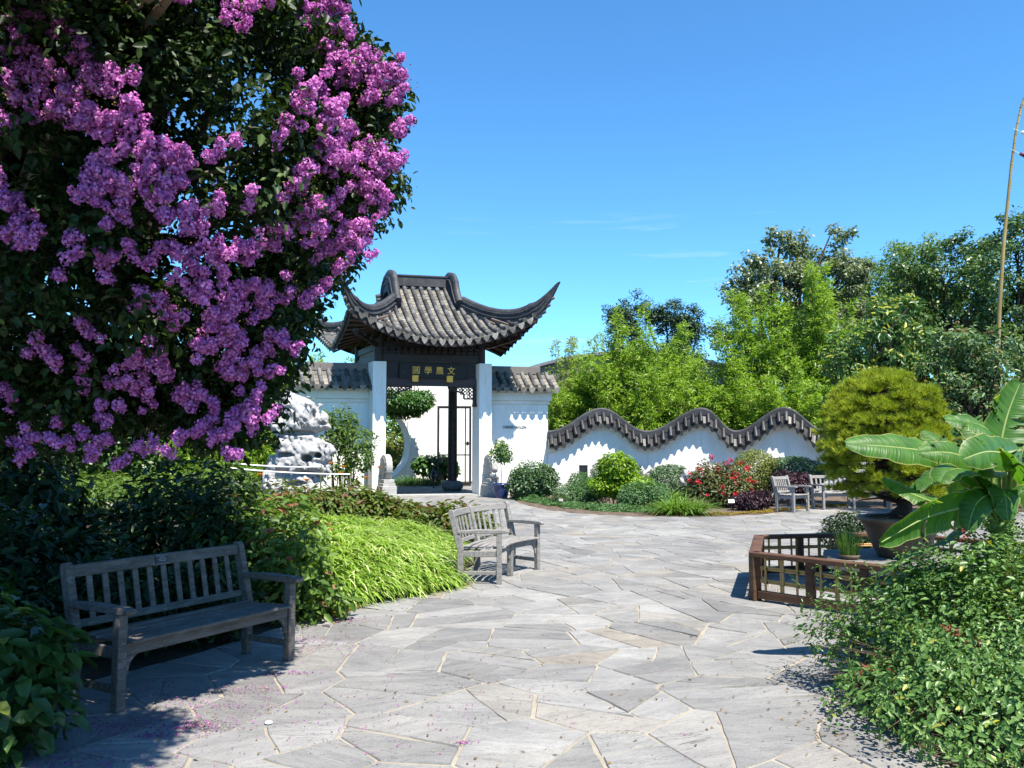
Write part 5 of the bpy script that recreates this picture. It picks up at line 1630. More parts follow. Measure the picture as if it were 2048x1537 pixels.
# ---- the abelia in the right foreground
def abelia():
    rg = np.random.default_rng(60)
    bl = [(3.05, 5.75, .42, .95, .85, .62), (3.75, 6.15, .55, 1.15, .9, .62), (2.55, 6.0, .42, .66, .6, .48), (3.3, 4.85, .32, .80, .65, .46), (2.65, 5.2, .22, .55, .5, .34), (4.5, 5.4, .45, 1.0, .9, .6), (3.30, 6.2, .66, .62, .5, .40), (4.1, 6.4, .58, .8, .5, .40), (2.55, 4.8, .20, .58, .6, .38), (3.9, 4.4, .25, .9, .6, .4), (2.72, 4.1, .16, .60, .55, .34), (2.42, 5.4, .20, .52, .5, .36), (3.1, 3.7, .12, .6, .5, .25)]
    root = thing('abelia_bush', 'dense glossy small leaved bush overhanging the paving in front of the banana plant', 'bush', (3.3, 5.6, 0))
    n = 38000
    P, out = ell_vol(bl, n, rg, .45)
    P = lumps(P, out, .40, 1.9, 61); P = lumps(P, out, .20, 4.6, 64)
    P = P[P[:, 2] > .02]; n = len(P); out = unit(P - np.array([3.4, 5.6, .1]))
    t, N = leaf_pose(out, rg, .7, .8, .05)
    tint = rg.random(n); red = rg.random(n) < .004
    L = .043 * (.5 + .85 * rg.random(n))
    leaves('foliage', P, t, N, L, L * .52, tint, M['lf_abelia'], root)
    # young shoots standing out of the outline
    m = 520
    S0, so_ = ell_vol(bl, m, rg, .12); S0 = lumps(S0, so_, .40, 1.9, 61)
    keep = S0[:, 2] > .12; S0, so_ = S0[keep], so_[keep]; m = len(S0)
    dirs = unit(so_ * .7 + np.array([0, 0, .75]) + rg.normal(size=(m, 3)) * .45); ln = .10 + .26 * rg.random(m) ** 1.5
    k = 16
    s = np.linspace(.1, 1, k)
    C = (S0[:, None, :] + dirs[:, None, :] * (ln[:, None, None] * s[None, :, None]) - np.array([0, 0, 1]) * (.08 * ln[:, None, None] * s[None, :, None] ** 2)).reshape(-1, 3)
    dd = np.repeat(dirs, k, 0); sd = unit(rdirs(len(C), rg) + dd * .5 + np.array([0, 0, .1])); N2 = unit(dd + rg.normal(size=dd.shape) * .35 + np.array([0, 0, .4]))
    leaves('young_shoots', C, sd, N2, .026 * (.7 + .6 * rg.random(len(C))), .013, np.clip(rg.random(len(C)) * .6 + .3, 0, .97), M['lf_abelia'], root)
    ridx = np.where(red)[0]
    cen = P[ridx][::6]; C = np.repeat(cen, 9, 0) + rg.normal(size=(len(cen) * 9, 3)) * .02
    leaves('red_leaves', C + unit(np.repeat(out[ridx][::6], 9, 0)) * .03, unit(rdirs(len(C), rg)), unit(rdirs(len(C), rg) + np.array([0, -.3, 1])), .04, .014, rg.random(len(C)), M['lf_abelia_red'], root)
    b = MB()
    for i in range(90):
        q = bl[i % len(bl)]; e, _ = ball(1, q[:3], np.array(q[3:6]) * .95, .4, rg); e = e[0]; e[2] = max(.1, e[2])
        base = np.array([3.3 + (q[0] - 3.3) * .6 + rg.normal() * .15, 5.6 + (q[1] - 5.6) * .6 + rg.normal() * .15, 0]); mm = base * .5 + e * .5 + np.array([0, 0, .12])
        b.tube([base, mm, e], [.006, .004, .002], 5, False)
    for i in range(70):                                     # twiggy bare edge towards the paving
        a = rg.uniform(R(150), R(235)); c = np.array([2.72, 5.75, .0]); e = c + np.array([math.cos(a) * rg.uniform(.45, .72), math.sin(a) * rg.uniform(.4, .9), rg.uniform(.05, .5)])
        b.tube([c + np.array([rg.normal() * .1, rg.normal() * .2, .02]), (c + e) / 2 + np.array([0, 0, .12]), e], [.004, .003, .0015], 4, False)
    b.build('stems', M['stem_brown'], root, True)
abelia()

# ---- bonsai pine
def pine():
    rg = np.random.default_rng(70)
    root = thing('bonsai_pine', 'domed golden green bonsai pine growing in the large brown pot', 'bonsai', (TC[0], TC[1], .86))
    c = np.array([TC[0], TC[1], .86])
    b = MB(); b.tube([c + np.array(p) for p in ((0, 0, -.02), (.05, -.02, .12), (-.05, 0, .30), (-.18, .03, .55), (-.12, 0, .85), (-.17, 0, 1.25))], [.13, .085, .07, .06, .045, .02], 12)
    pads = []
    NP = 150
    for i in range(NP):                                     # needle pads over the dome
        h = 1 - 1.62 * (i + .5) / NP; a = i * 2.39996 + rg.normal() * .15; w = math.sqrt(max(.02, 1 - h * h)); k = rg.uniform(.86, 1.06)
        z = .82 + (.84 if h > 0 else .98) * h * k
        pads.append((math.cos(a) * w * .64 * k - .15 * min(1, z / .6), math.sin(a) * w * .64 * k, z, rg.uniform(.12, .20)))
    for i in range(44):
        q, _ = ball(1, (-.15, 0, .88), (.5, .5, .45), .7, rg); pads.append((*q[0], .17))
    for (x, y, z, r) in pads:
        e = c + np.array([x, y, z]); s0 = c + np.array([0, 0, max(.15, z - .12)])
        b.tube([s0, s0 * .5 + e * .5 + np.array([0, 0, .03]), e - np.array([0, 0, .03])], [.022, .014, .006], 6, False)
    b.build('trunk', M['bark_dark'], root, True)
    pads = np.array(pads)
    per = 36
    T = np.repeat(pads[:, :3], per, 0); Rr = np.repeat(pads[:, 3], per)
    d = rdirs(len(T), rg); d[:, 2] = np.abs(d[:, 2]) * .8 - .12
    T = T + d * (Rr * (.35 + .65 * rg.random(len(T))))[:, None] * np.array([1, 1, .75])
    up = unit(d * .6 + np.array([0, 0, .75]) + unit(T * np.array([1, 1, .1])) * .35 + rg.normal(size=d.shape) * .2)
    k = 22
    P = np.repeat(T + c, k, 0); U = np.repeat(up, k, 0)
    nd = unit(U + rdirs(len(U), rg) * rg.uniform(.25, 1.0, len(U))[:, None])
    L = .085 * (.7 + .5 * rg.random(len(P)))
    leaves('needles', P, nd, unit(rdirs(len(P), rg)), L, .0062, np.repeat(rg.random(len(T)), k) * .6 + rg.random(len(P)) * .38, M['lf_pine'], root, T_DIAM)
pine()
grass_clump('potted_grass', 'little tuft of upright grass standing on the display table', 'grass pot', (3.93, 10.02, .376), 170, .40, .009, 'lf_lily', .10, (.0, .28), (.0, .15), seed=71)
gp = [o for o in bpy.data.objects if o.name == 'potted_grass'][0]
b = MB(); b.lathe([(.07, 0), (.10, 0), (.125, .045), (.115, .05), (.09, .04), (0, .04)], n=20); b.build('tray', M['clay'], gp)
shrub('azalea', 'low dark round azalea on the paving behind the fence rail', 'shrub', AT(1690, 12.6, .01), [(0, 0, .38, .38, .33, .36), (.2, 0, .25, .35, .3, .25)], 5200, .045, 'lf_dark', seed=72, lump=.08, stems=10)

# ---- banana plant
def banana():
    base = np.array([3.98, 6.95, 0])
    root = thing('banana_plant', 'banana plant with big arching split leaves at the right edge', 'banana plant', base)
    b = MB()
    for (x, y, h, r) in ((0, 0, .95, .085), (.22, .18, .8, .06), (-.12, .22, .7, .05)):
        b.tube([(x, y, 0), (x * 1.05, y, h * .5), (x * 1.15, y, h)], [r * 1.25, r, r * .7], 14)
    b.build('stem', M['stem_green'], root)
    def leaf(pts, width, roll, splits, seed, nm='leaf'):
        """pts: world points along the midrib; roll: tilt of the blade about it"""
        r = random.Random(seed)
        P = [Vector(p) for p in pts]
        def bez(t):                                        # Catmull-Rom through the points
            k = min(int(t * (len(P) - 1)), len(P) - 2); f = t * (len(P) - 1) - k
            p0, p1, p2, p3 = P[max(0, k - 1)], P[k], P[k + 1], P[min(len(P) - 1, k + 2)]
            return .5 * ((2 * p1) + (p2 - p0) * f + (2 * p0 - 5 * p1 + 4 * p2 - p3) * f * f + (3 * p1 - 3 * p2 + p3 - p0) * f ** 3)
        n, m = 40, 5
        vs, uv, fs = [], [], []
        tear = set()
        for s_ in (-1, 1):
            for q in splits: tear.add((s_, int(q * n) + (1 if s_ > 0 else 0)))
        for s_ in (-1, 1):
            prev = None
            for i in range(n + 1):
                t = i / n
                c = bez(t); d = (bez(min(1, t + .02)) - bez(max(0, t - .02))).normalized()
                side = d.cross(Vector((0, 0, 1)))
                side = side.normalized() if side.length > 1e-3 else Vector((1, 0, 0))
                nrm = side.cross(d).normalized()
                a = roll * 1.25
                sd = side * math.cos(a) + nrm * math.sin(a); nn = nrm * math.cos(a) - side * math.sin(a)
                w = 1.1 * width * (math.sin(PI * min(1, .06 + .94 * t) ** .85) ** .55 if t < .98 else .22) * (.96 + .04 * math.sin(t * 23 + seed))
                if t < .05: w *= .5 + 10 * t
                row = []
                for j in range(m + 1):
                    f = j / m
                    fold = .26 * f - .42 * f * f + (.05 * math.sin(t * 31 + s_ * 2 + seed) + .03 * math.sin(t * 67)) * f * f
                    p = c + sd * (s_ * w * .5 * f) + nn * (w * .5 * fold) + d * (w * .18 * f)
                    row.append(len(vs)); vs.append(p); uv.append((t, s_ * f))
                if prev is not None:
                    for j in range(m):
                        q = (prev[j], row[j], row[j + 1], prev[j + 1])
                        fs.append(q if s_ > 0 else q[::-1])
                if (s_, i) in tear:                         # a torn edge: the blade starts again a little apart
                    row2 = [row[0]]
                    for j in range(1, m + 1):
                        f = j / m; p = vs[row[j]] + d * (.05 * f * f) + nn * (-.06 * f * f) * (1 if r.random() < .5 else -1)
                        row2.append(len(vs)); vs.append(p); uv.append(uv[row[j]])
                    row = row2
                prev = row
        me = bpy.data.meshes.new('leaf'); me.from_pydata([tuple(p - Vector(base)) for p in vs], [], fs)
        ul = me.uv_layers.new(name='UVMap')
        lv = np.empty(len(me.loops), np.int32); me.loops.foreach_get('vertex_index', lv)
        ul.data.foreach_set('uv', np.array(uv, np.float32)[lv].ravel())
        me.polygons.foreach_set('use_smooth', np.ones(len(me.polygons), bool)); me.update()
        link('leaf', me, M['banana'], root)
        rb = MB(); q = [bez(t) - Vector(base) for t in np.linspace(0, .98, 16)]
        rb.tube([p - Vector((0, 0, .006)) for p in q], [.016 * (1 - .8 * i / 15) for i in range(16)], 6); rb.build('midrib', M['lf_rib'], root)
        st = MB(); s0 = Vector((0, 0, .85)); e = q[0]
        st.tube([s0, (s0 + e) / 2 + Vector((0, 0, .03)), e, q[1]], [.03, .024, .018, .015], 7); st.build('leaf_stalk', M['lf_rib'], root)
    M['lf_rib'] = surf('pale_rib', (.22, .30, .08), (.34, .40, .13), 3, .45, .05)
    LV = [  # (px, py, Y) along the midrib from the stalk to the tip, width, roll, tears
        ([(1965, 940, 6.75), (1880, 908, 6.5), (1780, 893, 6.35), (1692, 888, 6.3)], .27, .75, [.35]),
        ([(2010, 935, 6.7), (1955, 925, 6.3), (1900, 905, 6.1), (1838, 905, 6.05)], .22, .85, [.4, .75]),
        ([(2040, 900, 6.6), (2010, 905, 6.0), (1970, 903, 5.7), (1925, 918, 5.6)], .26, .95, [.6]),
        ([(2000, 960, 6.8), (1985, 880, 6.7), (1960, 850, 6.6), (1890, 838, 6.55)], .27, .6, [.5, .8]),
        ([(1985, 970, 6.9), (2000, 890, 6.9), (2016, 825, 6.95), (2040, 765, 7.0)], .34, 1.5, [.3, .5, .62]),
        ([(1960, 980, 6.7), (1900, 1010, 6.5), (1830, 990, 6.45), (1765, 958, 6.5)], .20, .55, [.55]),
        ([(1960, 1000, 6.6), (1930, 1012, 6.1), (1850, 1035, 5.75), (1760, 1085, 5.6)], .29, -.95, [.35, .62]),
        ([(1960, 1000, 6.9), (1890, 900, 7.1), (1870, 880, 7.2), (1845, 862, 7.3)], .18, .3, [.5]),
        ([(1975, 990, 6.6), (1940, 945, 6.2), (1900, 940, 6.0), (1880, 965, 5.9)], .24, .2, []),
        ([(2040, 980, 6.7), (2080, 940, 6.5), (2120, 940, 6.3), (2170, 990, 6.1)], .30, -.4, [.5]),
        ([(2020, 990, 6.8), (2050, 970, 6.5), (2075, 1000, 6.3), (2095, 1060, 6.2)], .24, -.3, [.4]),
        ([(2020, 930, 7.0), (2080, 860, 7.0), (2130, 830, 7.0), (2190, 830, 7.0)], .32, .2, [.4, .7]),
        ([(1955, 1030, 6.7), (1890, 1080, 6.4), (1820, 1110, 6.2), (1755, 1150, 6.1)], .19, -.3, []),
        ([(1985, 1010, 6.8), (2000, 980, 6.3), (2010, 990, 6.1), (2015, 1040, 6.0)], .22, .3, [.4]),
        ([(1990, 950, 7.2), (1960, 930, 7.5), (1930, 940, 7.8), (1900, 1000, 8.0)], .26, .0, [.5]),
        ([(1990, 930, 7.0), (1950, 860, 7.1), (1935, 850, 7.15), (1905, 868, 7.2)], .24, .5, [.4]),
        ([(2020, 950, 6.5), (2030, 930, 6.0), (2045, 930, 5.8), (2070, 960, 5.7)], .28, .7, [.3, .6]),
        ([(1975, 980, 6.9), (1920, 950, 7.0), (1870, 950, 7.0), (1820, 985, 7.0)], .22, .3, [.5]),
        ([(2000, 1000, 6.6), (1975, 990, 6.2), (1950, 1010, 6.0), (1935, 1060, 5.95)], .22, .6, [.4]),
    ]
    for i, (pp, w, ro, sp) in enumerate(LV):
        leaf([D(*p) for p in pp], w, ro, sp, i + 1)
banana()
shrub('dark_shrub', 'dark leafy shrub in the shade under the banana leaves', 'shrub', (4.3, 7.35, 0), [(0, 0, .4, .7, .45, .4), (.8, -.1, .5, .7, .5, .5), (-.75, .05, .32, .4, .3, .3)], 5000, .075, 'lf_abelia', seed=75, lump=.15, stems=14)

# ---- fallen petals
def litter():
    rg = np.random.default_rng(80)
    C = []
    for (px, py, n, sx, sy) in ((90, 1532, 420, .38, .10), (330, 1470, 150, .20, .07), (390, 1458, 170, .10, .05), (310, 1478, 90, .06, .03), (430, 1420, 90, .2, .06), (590, 1352, 60, .1, .03), (520, 1382, 70, .12, .05), (640, 1300, 120, .35, .15), (600, 1285, 160, .25, .1), (660, 1245, 220, .22, .10), (930, 1492, 30, .03, .02), (255, 1455, 260, .25, .08),
                                (480, 1440, 160, .8, .25), (760, 1420, 150, 1.0, .5), (300, 1390, 300, .45, .2), (900, 1350, 60, 1.2, .6), (150, 1460, 220, .3, .12), (700, 1480, 90, .8, .3)):
        g = G(px, py)[:2]; C.append(g + rg.normal(size=(n, 2)) * np.array([sx, sy]))
    C = np.concatenate(C); n = len(C)
    P = np.stack([C[:, 0], C[:, 1], np.full(n, .019)], 1); P[:, 2] += rg.random(n) * .004
    a = rg.random(n) * 2 * PI
    o = leaves('fallen_petals', P, np.stack([np.cos(a), np.sin(a), np.zeros(n)], 1), unit(rg.normal(size=(n, 3)) * .25 + np.array([0, 0, 1])), .013 * (.5 + rg.random(n)), .010, rg.random(n), M['litter'], None, T_PETAL)
    o['kind'] = 'stuff'
    C = np.concatenate([G(px, py)[:2] + rg.normal(size=(k, 2)) * np.array([sx, sy]) for (px, py, k, sx, sy) in ((1690, 1460, 60, .25, .35), (1640, 1380, 40, .15, .3), (1700, 1290, 30, .3, .3), (1300, 1350, 50, 1.5, 1.0), (900, 1250, 50, 1.5, 1.2), (1000, 1450, 60, 1.2, .5), (660, 1240, 50, .3, .2), (1480, 1040, 50, 1.2, .3))])
    n = len(C); P = np.stack([C[:, 0], C[:, 1], np.full(n, .021)], 1); a = rg.random(n) * 2 * PI
    o = leaves('dry_leaves', P, np.stack([np.cos(a), np.sin(a), rg.normal(size=n) * .15], 1), unit(rg.normal(size=(n, 3)) * .35 + np.array([0, 0, 1])), .030 * (.4 + .9 * rg.random(n)), .013, rg.random(n), leafmat('dry_leaf', (.10, .06, .03), (.30, .20, .09), None, .1, .8, .1))
    o['kind'] = 'stuff'
litter()
# ------------------------------------------------------------ trees
def tree(name, label, cat, base, fork, blobs, nclump, crad, per, size, mat, bark='bark_dark', seed=1, group=None, r0=.15, aspect=.55, tmpl=T_DIAM, limbs=24, lump=.0, tip=None, shell=.65, up=.5, clip=None, twist=.0, flat=.85, world=True, droop=.25):
    """blobs in world units relative to base; clumps of leaves on limbs"""
    rg = np.random.default_rng(seed); base = np.asarray(base, float)
    root = thing(name, label, cat, base, 0, group)
    C, out = ell_vol(blobs, nclump, rg, shell)
    if lump: C = lumps(C, out, lump, .6 / max(b[3] for b in blobs) * 2, seed)
    rr = crad * (.65 + .7 * rg.random(len(C)))
    P, d, idx = clump_fill(C, rr, per, flat, .55, rg)
    ok = P[:, 2] > .05; P, d, idx = P[ok], d[ok], idx[ok]
    t, N = leaf_pose(unit(d + out[idx] * .4), rg, up, .7, droop)
    tint = (rg.random(len(C))[idx] * .35 + rg.random(len(P)) * .55)
    if tip: tint = np.where((rg.random(len(P)) < tip) & (d[:, 2] > 0), .97, np.minimum(tint, .85))
    L = size * (.65 + .7 * rg.random(len(P)))
    leaves('crown', P, t, N, L, L * aspect, tint, M[mat], root, tmpl, world=False)
    b = MB()
    f = np.array([0, 0, fork]) + np.array([rg.normal() * .05, rg.normal() * .05, 0]) * fork
    b.tube([(0, 0, -.1), f * .5 + np.array([rg.normal() * .03 * fork, 0, 0]), f], [r0 * 1.2, r0 * .95, r0 * .8], 9, False)
    for i in rg.permutation(len(C))[:limbs]:
        e = C[i]; k = r0 * rg.uniform(.28, .5)
        m1 = f * .65 + e * .35 + np.array([rg.normal(), rg.normal(), abs(rg.normal())]) * np.linalg.norm(e - f) * .09
        m2 = f * .28 + e * .72 + np.array([rg.normal(), rg.normal(), abs(rg.normal())]) * np.linalg.norm(e - f) * .07
        b.tube([f * .97, m1, m2, e], [k * 1.3, k, k * .6, k * .2], 6, False)
    b.build('trunk', M[bark], root)
    return root

# ---- the purple flowering tree over the bench
M['lf_seed'] = leafmat('bud_and_seed', (.20, .12, .05), (.38, .26, .10), None, .1, .7, .2)
def crape():
    rg = np.random.default_rng(90)
    base = np.array([-5.3, 7.3, 0])
    root = thing('crape_myrtle', 'large tree covered in purple pink flower clusters leaning over the shaded bench', 'flowering tree', base)
    poly = np.array([(690, -40), (700, 60), (760, 130), (800, 160), (805, 250), (790, 330), (775, 400), (740, 460), (705, 520), (660, 560), (630, 600), (605, 660), (590, 710), (560, 780), (525, 850), (470, 915), (380, 905), (300, 900), (200, 905), (110, 915), (-60, 930), (-260, 900), (-420, 700), (-470, 350), (-420, 0), (-300, -280), (-80, -470), (180, -520), (440, -420), (600, -220)], float)
    cen = np.array([250., 300.])
    ed = poly - cen
    ang = np.arctan2(ed[:, 1], ed[:, 0]); rad = np.hypot(ed[:, 0], ed[:, 1]); o_ = np.argsort(ang); ang, rad = ang[o_], rad[o_]
    A = np.concatenate([ang - 2 * PI, ang, ang + 2 * PI]); Rr = np.tile(rad, 3)
    def rho(px, py): return np.hypot(px - cen[0], py - cen[1]) / np.interp(np.arctan2(py - cen[1], px - cen[0]), A, Rr)
    def yfront(px, py):
        r = np.clip(rho(px, py), 0, 1); low = np.clip((py - 500) / 400, 0, 1)
        return 6.1 - (1.75 - .5 * low) * np.sqrt(1 - r ** 2)
    def yback(px, py):
        r = np.clip(rho(px, py), 0, 1); return 6.1 + 1.5 * np.sqrt(1 - r ** 2)
    C, T = [], []
    gaps = [(400, 190, 95, 110), (470, 150, 60, 60), (160, 640, 60, 30), (60, 330, 50, 40), (650, 480, 40, 30), (280, 90, 40, 30), (70, 500, 60, 20), (100, 620, 70, 40), (480, 520, 25, 30), (600, 250, 0, 0)]
    tries = 0
    while len(C) < 330:
        tries += 1
        px, py = rg.uniform(-480, 810), rg.uniform(-520, 930)
        r = rho(px, py)
        if r > .95: continue
        skip = False
        for gx, gy, a, b_ in gaps:
            if a and ((px - gx) / a) ** 2 + ((py - gy) / b_) ** 2 < 1 and rg.random() < .93: skip = True
        if skip: continue
        u = rg.random(); f, k = yfront(px, py), yback(px, py)
        Y = f + (k - f) * (u ** 1.25)
        C.append(D(px, py, Y))
    C = np.array(C)
    C = np.vstack([C] + [D(px, py, rg.uniform(4.3, 5.9)) for px, py in zip(list(rg.uniform(-60, 340, 46)) + [215, 250, 235, 200, 270, 180], list(rg.uniform(-110, 150, 46)) + [15, 5, 40, 30, 25, -10]) if not (310 < px < 490 and py > 80)])
    # the boughs that reach out over the paving above the picture
    ov = []
    while len(ov) < 115:
        gx, gy, z = rg.uniform(-5.2, -2.1), rg.uniform(4.65, 5.45), rg.uniform(3.6, 6.6)
        q = np.array([gx + .30 * z, gy - .44 * z, z])
        if (z - .40 - 1.7) / q[1] > .55 and q[1] > 1.2: ov.append(q)
    C = np.vstack([C, np.array(ov)])
    # extra clumps all round the outline so it stays leafy
    for t in np.linspace(0, 1, 60):
        i = t * (len(poly) - 1); j = int(i) % len(poly); q = poly[j] * (1 - (i - int(i))) + poly[(j + 1) % len(poly)] * (i - int(i))
        q = cen + (q - cen) * rg.uniform(.84, .93)
        C = np.vstack([C, D(q[0], q[1], rg.uniform(5.3, 6.9))])
    rr = rg.uniform(.20, .36, len(C))
    P, d, idx = clump_fill(C, rr, 330, .85, .5, rg)
    ok = P[:, 2] > 1.05; P, d = P[ok], d[ok]
    t, N = leaf_pose(d, rg, .45, .8, .2)
    tint = rg.random(len(P)) * .92; tint[rg.random(len(P)) < .03] = .97
    L = .062 * (.6 + .7 * rg.random(len(P)))
    leaves('crown', P, t, N, L, L * .55, tint, M['lf_crape'], root)
    # limbs
    b = MB()
    mains = [(-3.9, 6.2, 2.7), (-4.9, 5.8, 2.9), (-3.5, 7.2, 2.8), (-5.2, 7.3, 2.8)]
    for m_ in mains:
        m_ = np.array(m_)
        b.tube([base + np.array([rg.normal() * .1, rg.normal() * .1, -.05]), base * .6 + m_ * .4 + np.array([.05, 0, .5]), m_], [.11, .095, .075], 10, False)
    for i in rg.permutation(len(C))[:110]:
        e = C[i]; m_ = np.array(min(mains, key=lambda q: np.linalg.norm(np.array(q) - e)))
        ln = np.linalg.norm(e - m_); k = .022 + .008 * ln
        w = rg.normal(size=3) * .06 * ln
        b.tube([m_, m_ * .66 + e * .34 + np.array([0, 0, .10 * ln]) + w, m_ * .3 + e * .7 + np.array([0, 0, .06 * ln]) - w * .5, e], [k * 1.25, k, k * .6, .006], 6, False)
    b.build('trunk', M['bark'], root, True)
    # flower clusters, each head a cone of crinkled florets
    FL = """30 40 45,75 25 40,110 10 35,130 75 40,20 110 45,55 95 35,45 155 25,85 45 30,175 100 35,185 130 25,150 75 25,130 190 35,95 145 40,65 170 40,40 205 45,75 220 30,5 140 30,5 230 25,
185 165 28,155 210 40,230 160 32,265 160 18,120 230 30,170 250 35,30 250 18,215 180 25,250 230 35,280 240 25,190 240 30,220 275 40,265 260 30,245 300 18,210 255 30,290 300 30,285 340 35,330 300 20,340 320 35,375 320 25,360 345 25,300 345 25,190 330 18,
165 385 35,215 385 40,250 395 35,290 380 25,325 385 35,330 410 35,240 425 25,185 360 15,25 420 40,15 390 30,10 460 18,70 490 18,40 490 15,150 505 35,205 540 35,255 500 20,215 450 12,370 430 20,375 465 30,400 480 30,405 415 20,435 420 18,440 405 15,
400 540 45,440 520 45,365 540 35,460 510 30,410 580 30,300 530 20,345 500 15,465 600 35,450 625 30,275 600 18,315 605 22,425 630 20,340 645 25,350 655 15,
640 20 40,670 15 40,660 55 35,605 30 25,680 60 18,650 90 20,505 15 25,460 5 20,540 8 20,675 120 35,720 110 25,745 120 22,795 130 20,700 150 40,760 160 35,790 160 30,735 185 30,640 165 30,625 180 20,790 190 30,812 245 22,800 265 15,
600 215 40,610 180 20,600 240 35,655 230 40,685 215 18,575 235 20,660 260 35,690 195 20,740 200 20,680 285 40,670 300 40,725 310 30,735 300 20,755 330 35,785 330 25,798 315 18,690 340 40,720 370 40,770 400 30,745 390 25,670 330 30,
605 340 25,600 365 25,555 280 20,470 290 14,440 300 18,505 385 18,565 400 18,625 420 40,600 450 40,650 440 40,560 450 25,680 400 20,640 470 30,690 470 40,720 470 30,740 455 20,710 510 25,660 500 25,675 535 22,640 510 15,520 480 20,505 510 20,
625 595 15,640 580 10,610 600 12,410 690 30,420 660 30,455 670 35,470 640 30,395 690 25,430 710 18,500 590 40,540 600 35,565 600 25,520 640 35,480 690 30,520 690 35,560 680 30,590 700 18,500 740 35,540 740 30,470 760 30,510 790 30,455 730 30,480 830 30,450 860 30,400 790 25,360 790 20,
80 690 20,95 710 25,120 730 20,160 710 18,185 670 22,165 750 20,260 730 35,290 720 30,320 720 25,240 770 18,325 760 25,330 745 15,300 800 25,270 790 12,200 815 25,235 820 20,370 795 25,395 780 18,360 870 25,395 865 25,305 890 20,250 920 14,335 905 12,440 880 30,450 915 18,470 900 15,
20 800 20,10 780 15,60 875 28,35 895 20,130 885 25,165 870 20,190 905 25,100 880 12,215 880 15,545 830 18,430 820 22,410 850 18,500 850 20"""
    F_ = [tuple(map(float, q.split())) for q in FL.replace('\n', '').split(',') if q.strip()]
    for k in range(70):                                     # heads on the sides one cannot see in the photograph
        px, py = rg.uniform(-450, 600), rg.uniform(-480, -20)
        if rho(px, py) < .95: F_.append((px, py, 33.))
    for k in range(60):
        px, py = rg.uniform(-450, 780), rg.uniform(-300, 850)
        if rho(px, py) < .9: F_.append((px, py, -33.))
    for (px, py, r) in list(F_):
        if r > 0 and rg.random() < .45:
            q = rg.uniform(0, 2 * PI); F_.append((px + math.cos(q) * r * 1.5, py + math.sin(q) * r * 1.6, rg.uniform(7, 14)))
    FP, FD, FN, FS = [], [], [], []
    for (px, py, r) in F_:
        Y = min(yfront(np.float64(px), np.float64(py)) - .12, 5.15) if r > 0 else yback(np.float64(px), np.float64(py)) + .1
        c = D(px, py, Y); r = abs(r) / F * Y * .86
        axis = unit(np.array([(px - cen[0]) / 700 + rg.normal() * .25, -.35 + rg.normal() * .2, .75 + rg.normal() * .3]))
        nsub = max(4, int(r / .0095))
        for k in range(nsub):                               # small round trusses make up a head
            u = rg.random(); s_ = rdirs(1, rg)[0]
            q = c + axis * (u - .42) * r * 1.9 + s_ * r * (1.05 - .65 * u) * rg.random() ** .5
            n = int(22 + 260 * r)
            dd = rdirs(n, rg); rad_ = .021 + .014 * rg.random()
            FP.append(q + dd * rad_ * rg.uniform(.6, 1.1, n)[:, None]); FN.append(unit(dd + rdirs(n, rg) * .6)); FS.append(np.full(n, rg.random()))
    FP = np.concatenate(FP); FN = np.concatenate(FN); FS = np.concatenate(FS); n = len(FP)
    t = unit(np.cross(FN, rdirs(n, rg)))
    leaves('blossoms', FP, t, FN, .019 * (.7 + .6 * rg.random(n)), .019, np.clip(FS * .4 + rg.random(n) * .58, 0, 1), M['magenta'], root, T_PETAL)
    hp = [FP[i] for i in rg.integers(0, n, 130)]
    SP = np.concatenate([q + np.array([0, 0, .03]) + rg.normal(size=(26, 3)) * np.array([.035, .035, .05]) for q in hp]); SN = rdirs(len(SP), rg)
    leaves('seed_heads', SP, unit(np.cross(SN, rdirs(len(SP), rg))), SN, .012, .011, rg.random(len(SP)), M['lf_seed'], root, T_PETAL)
    print('crape florets', n)
crape()

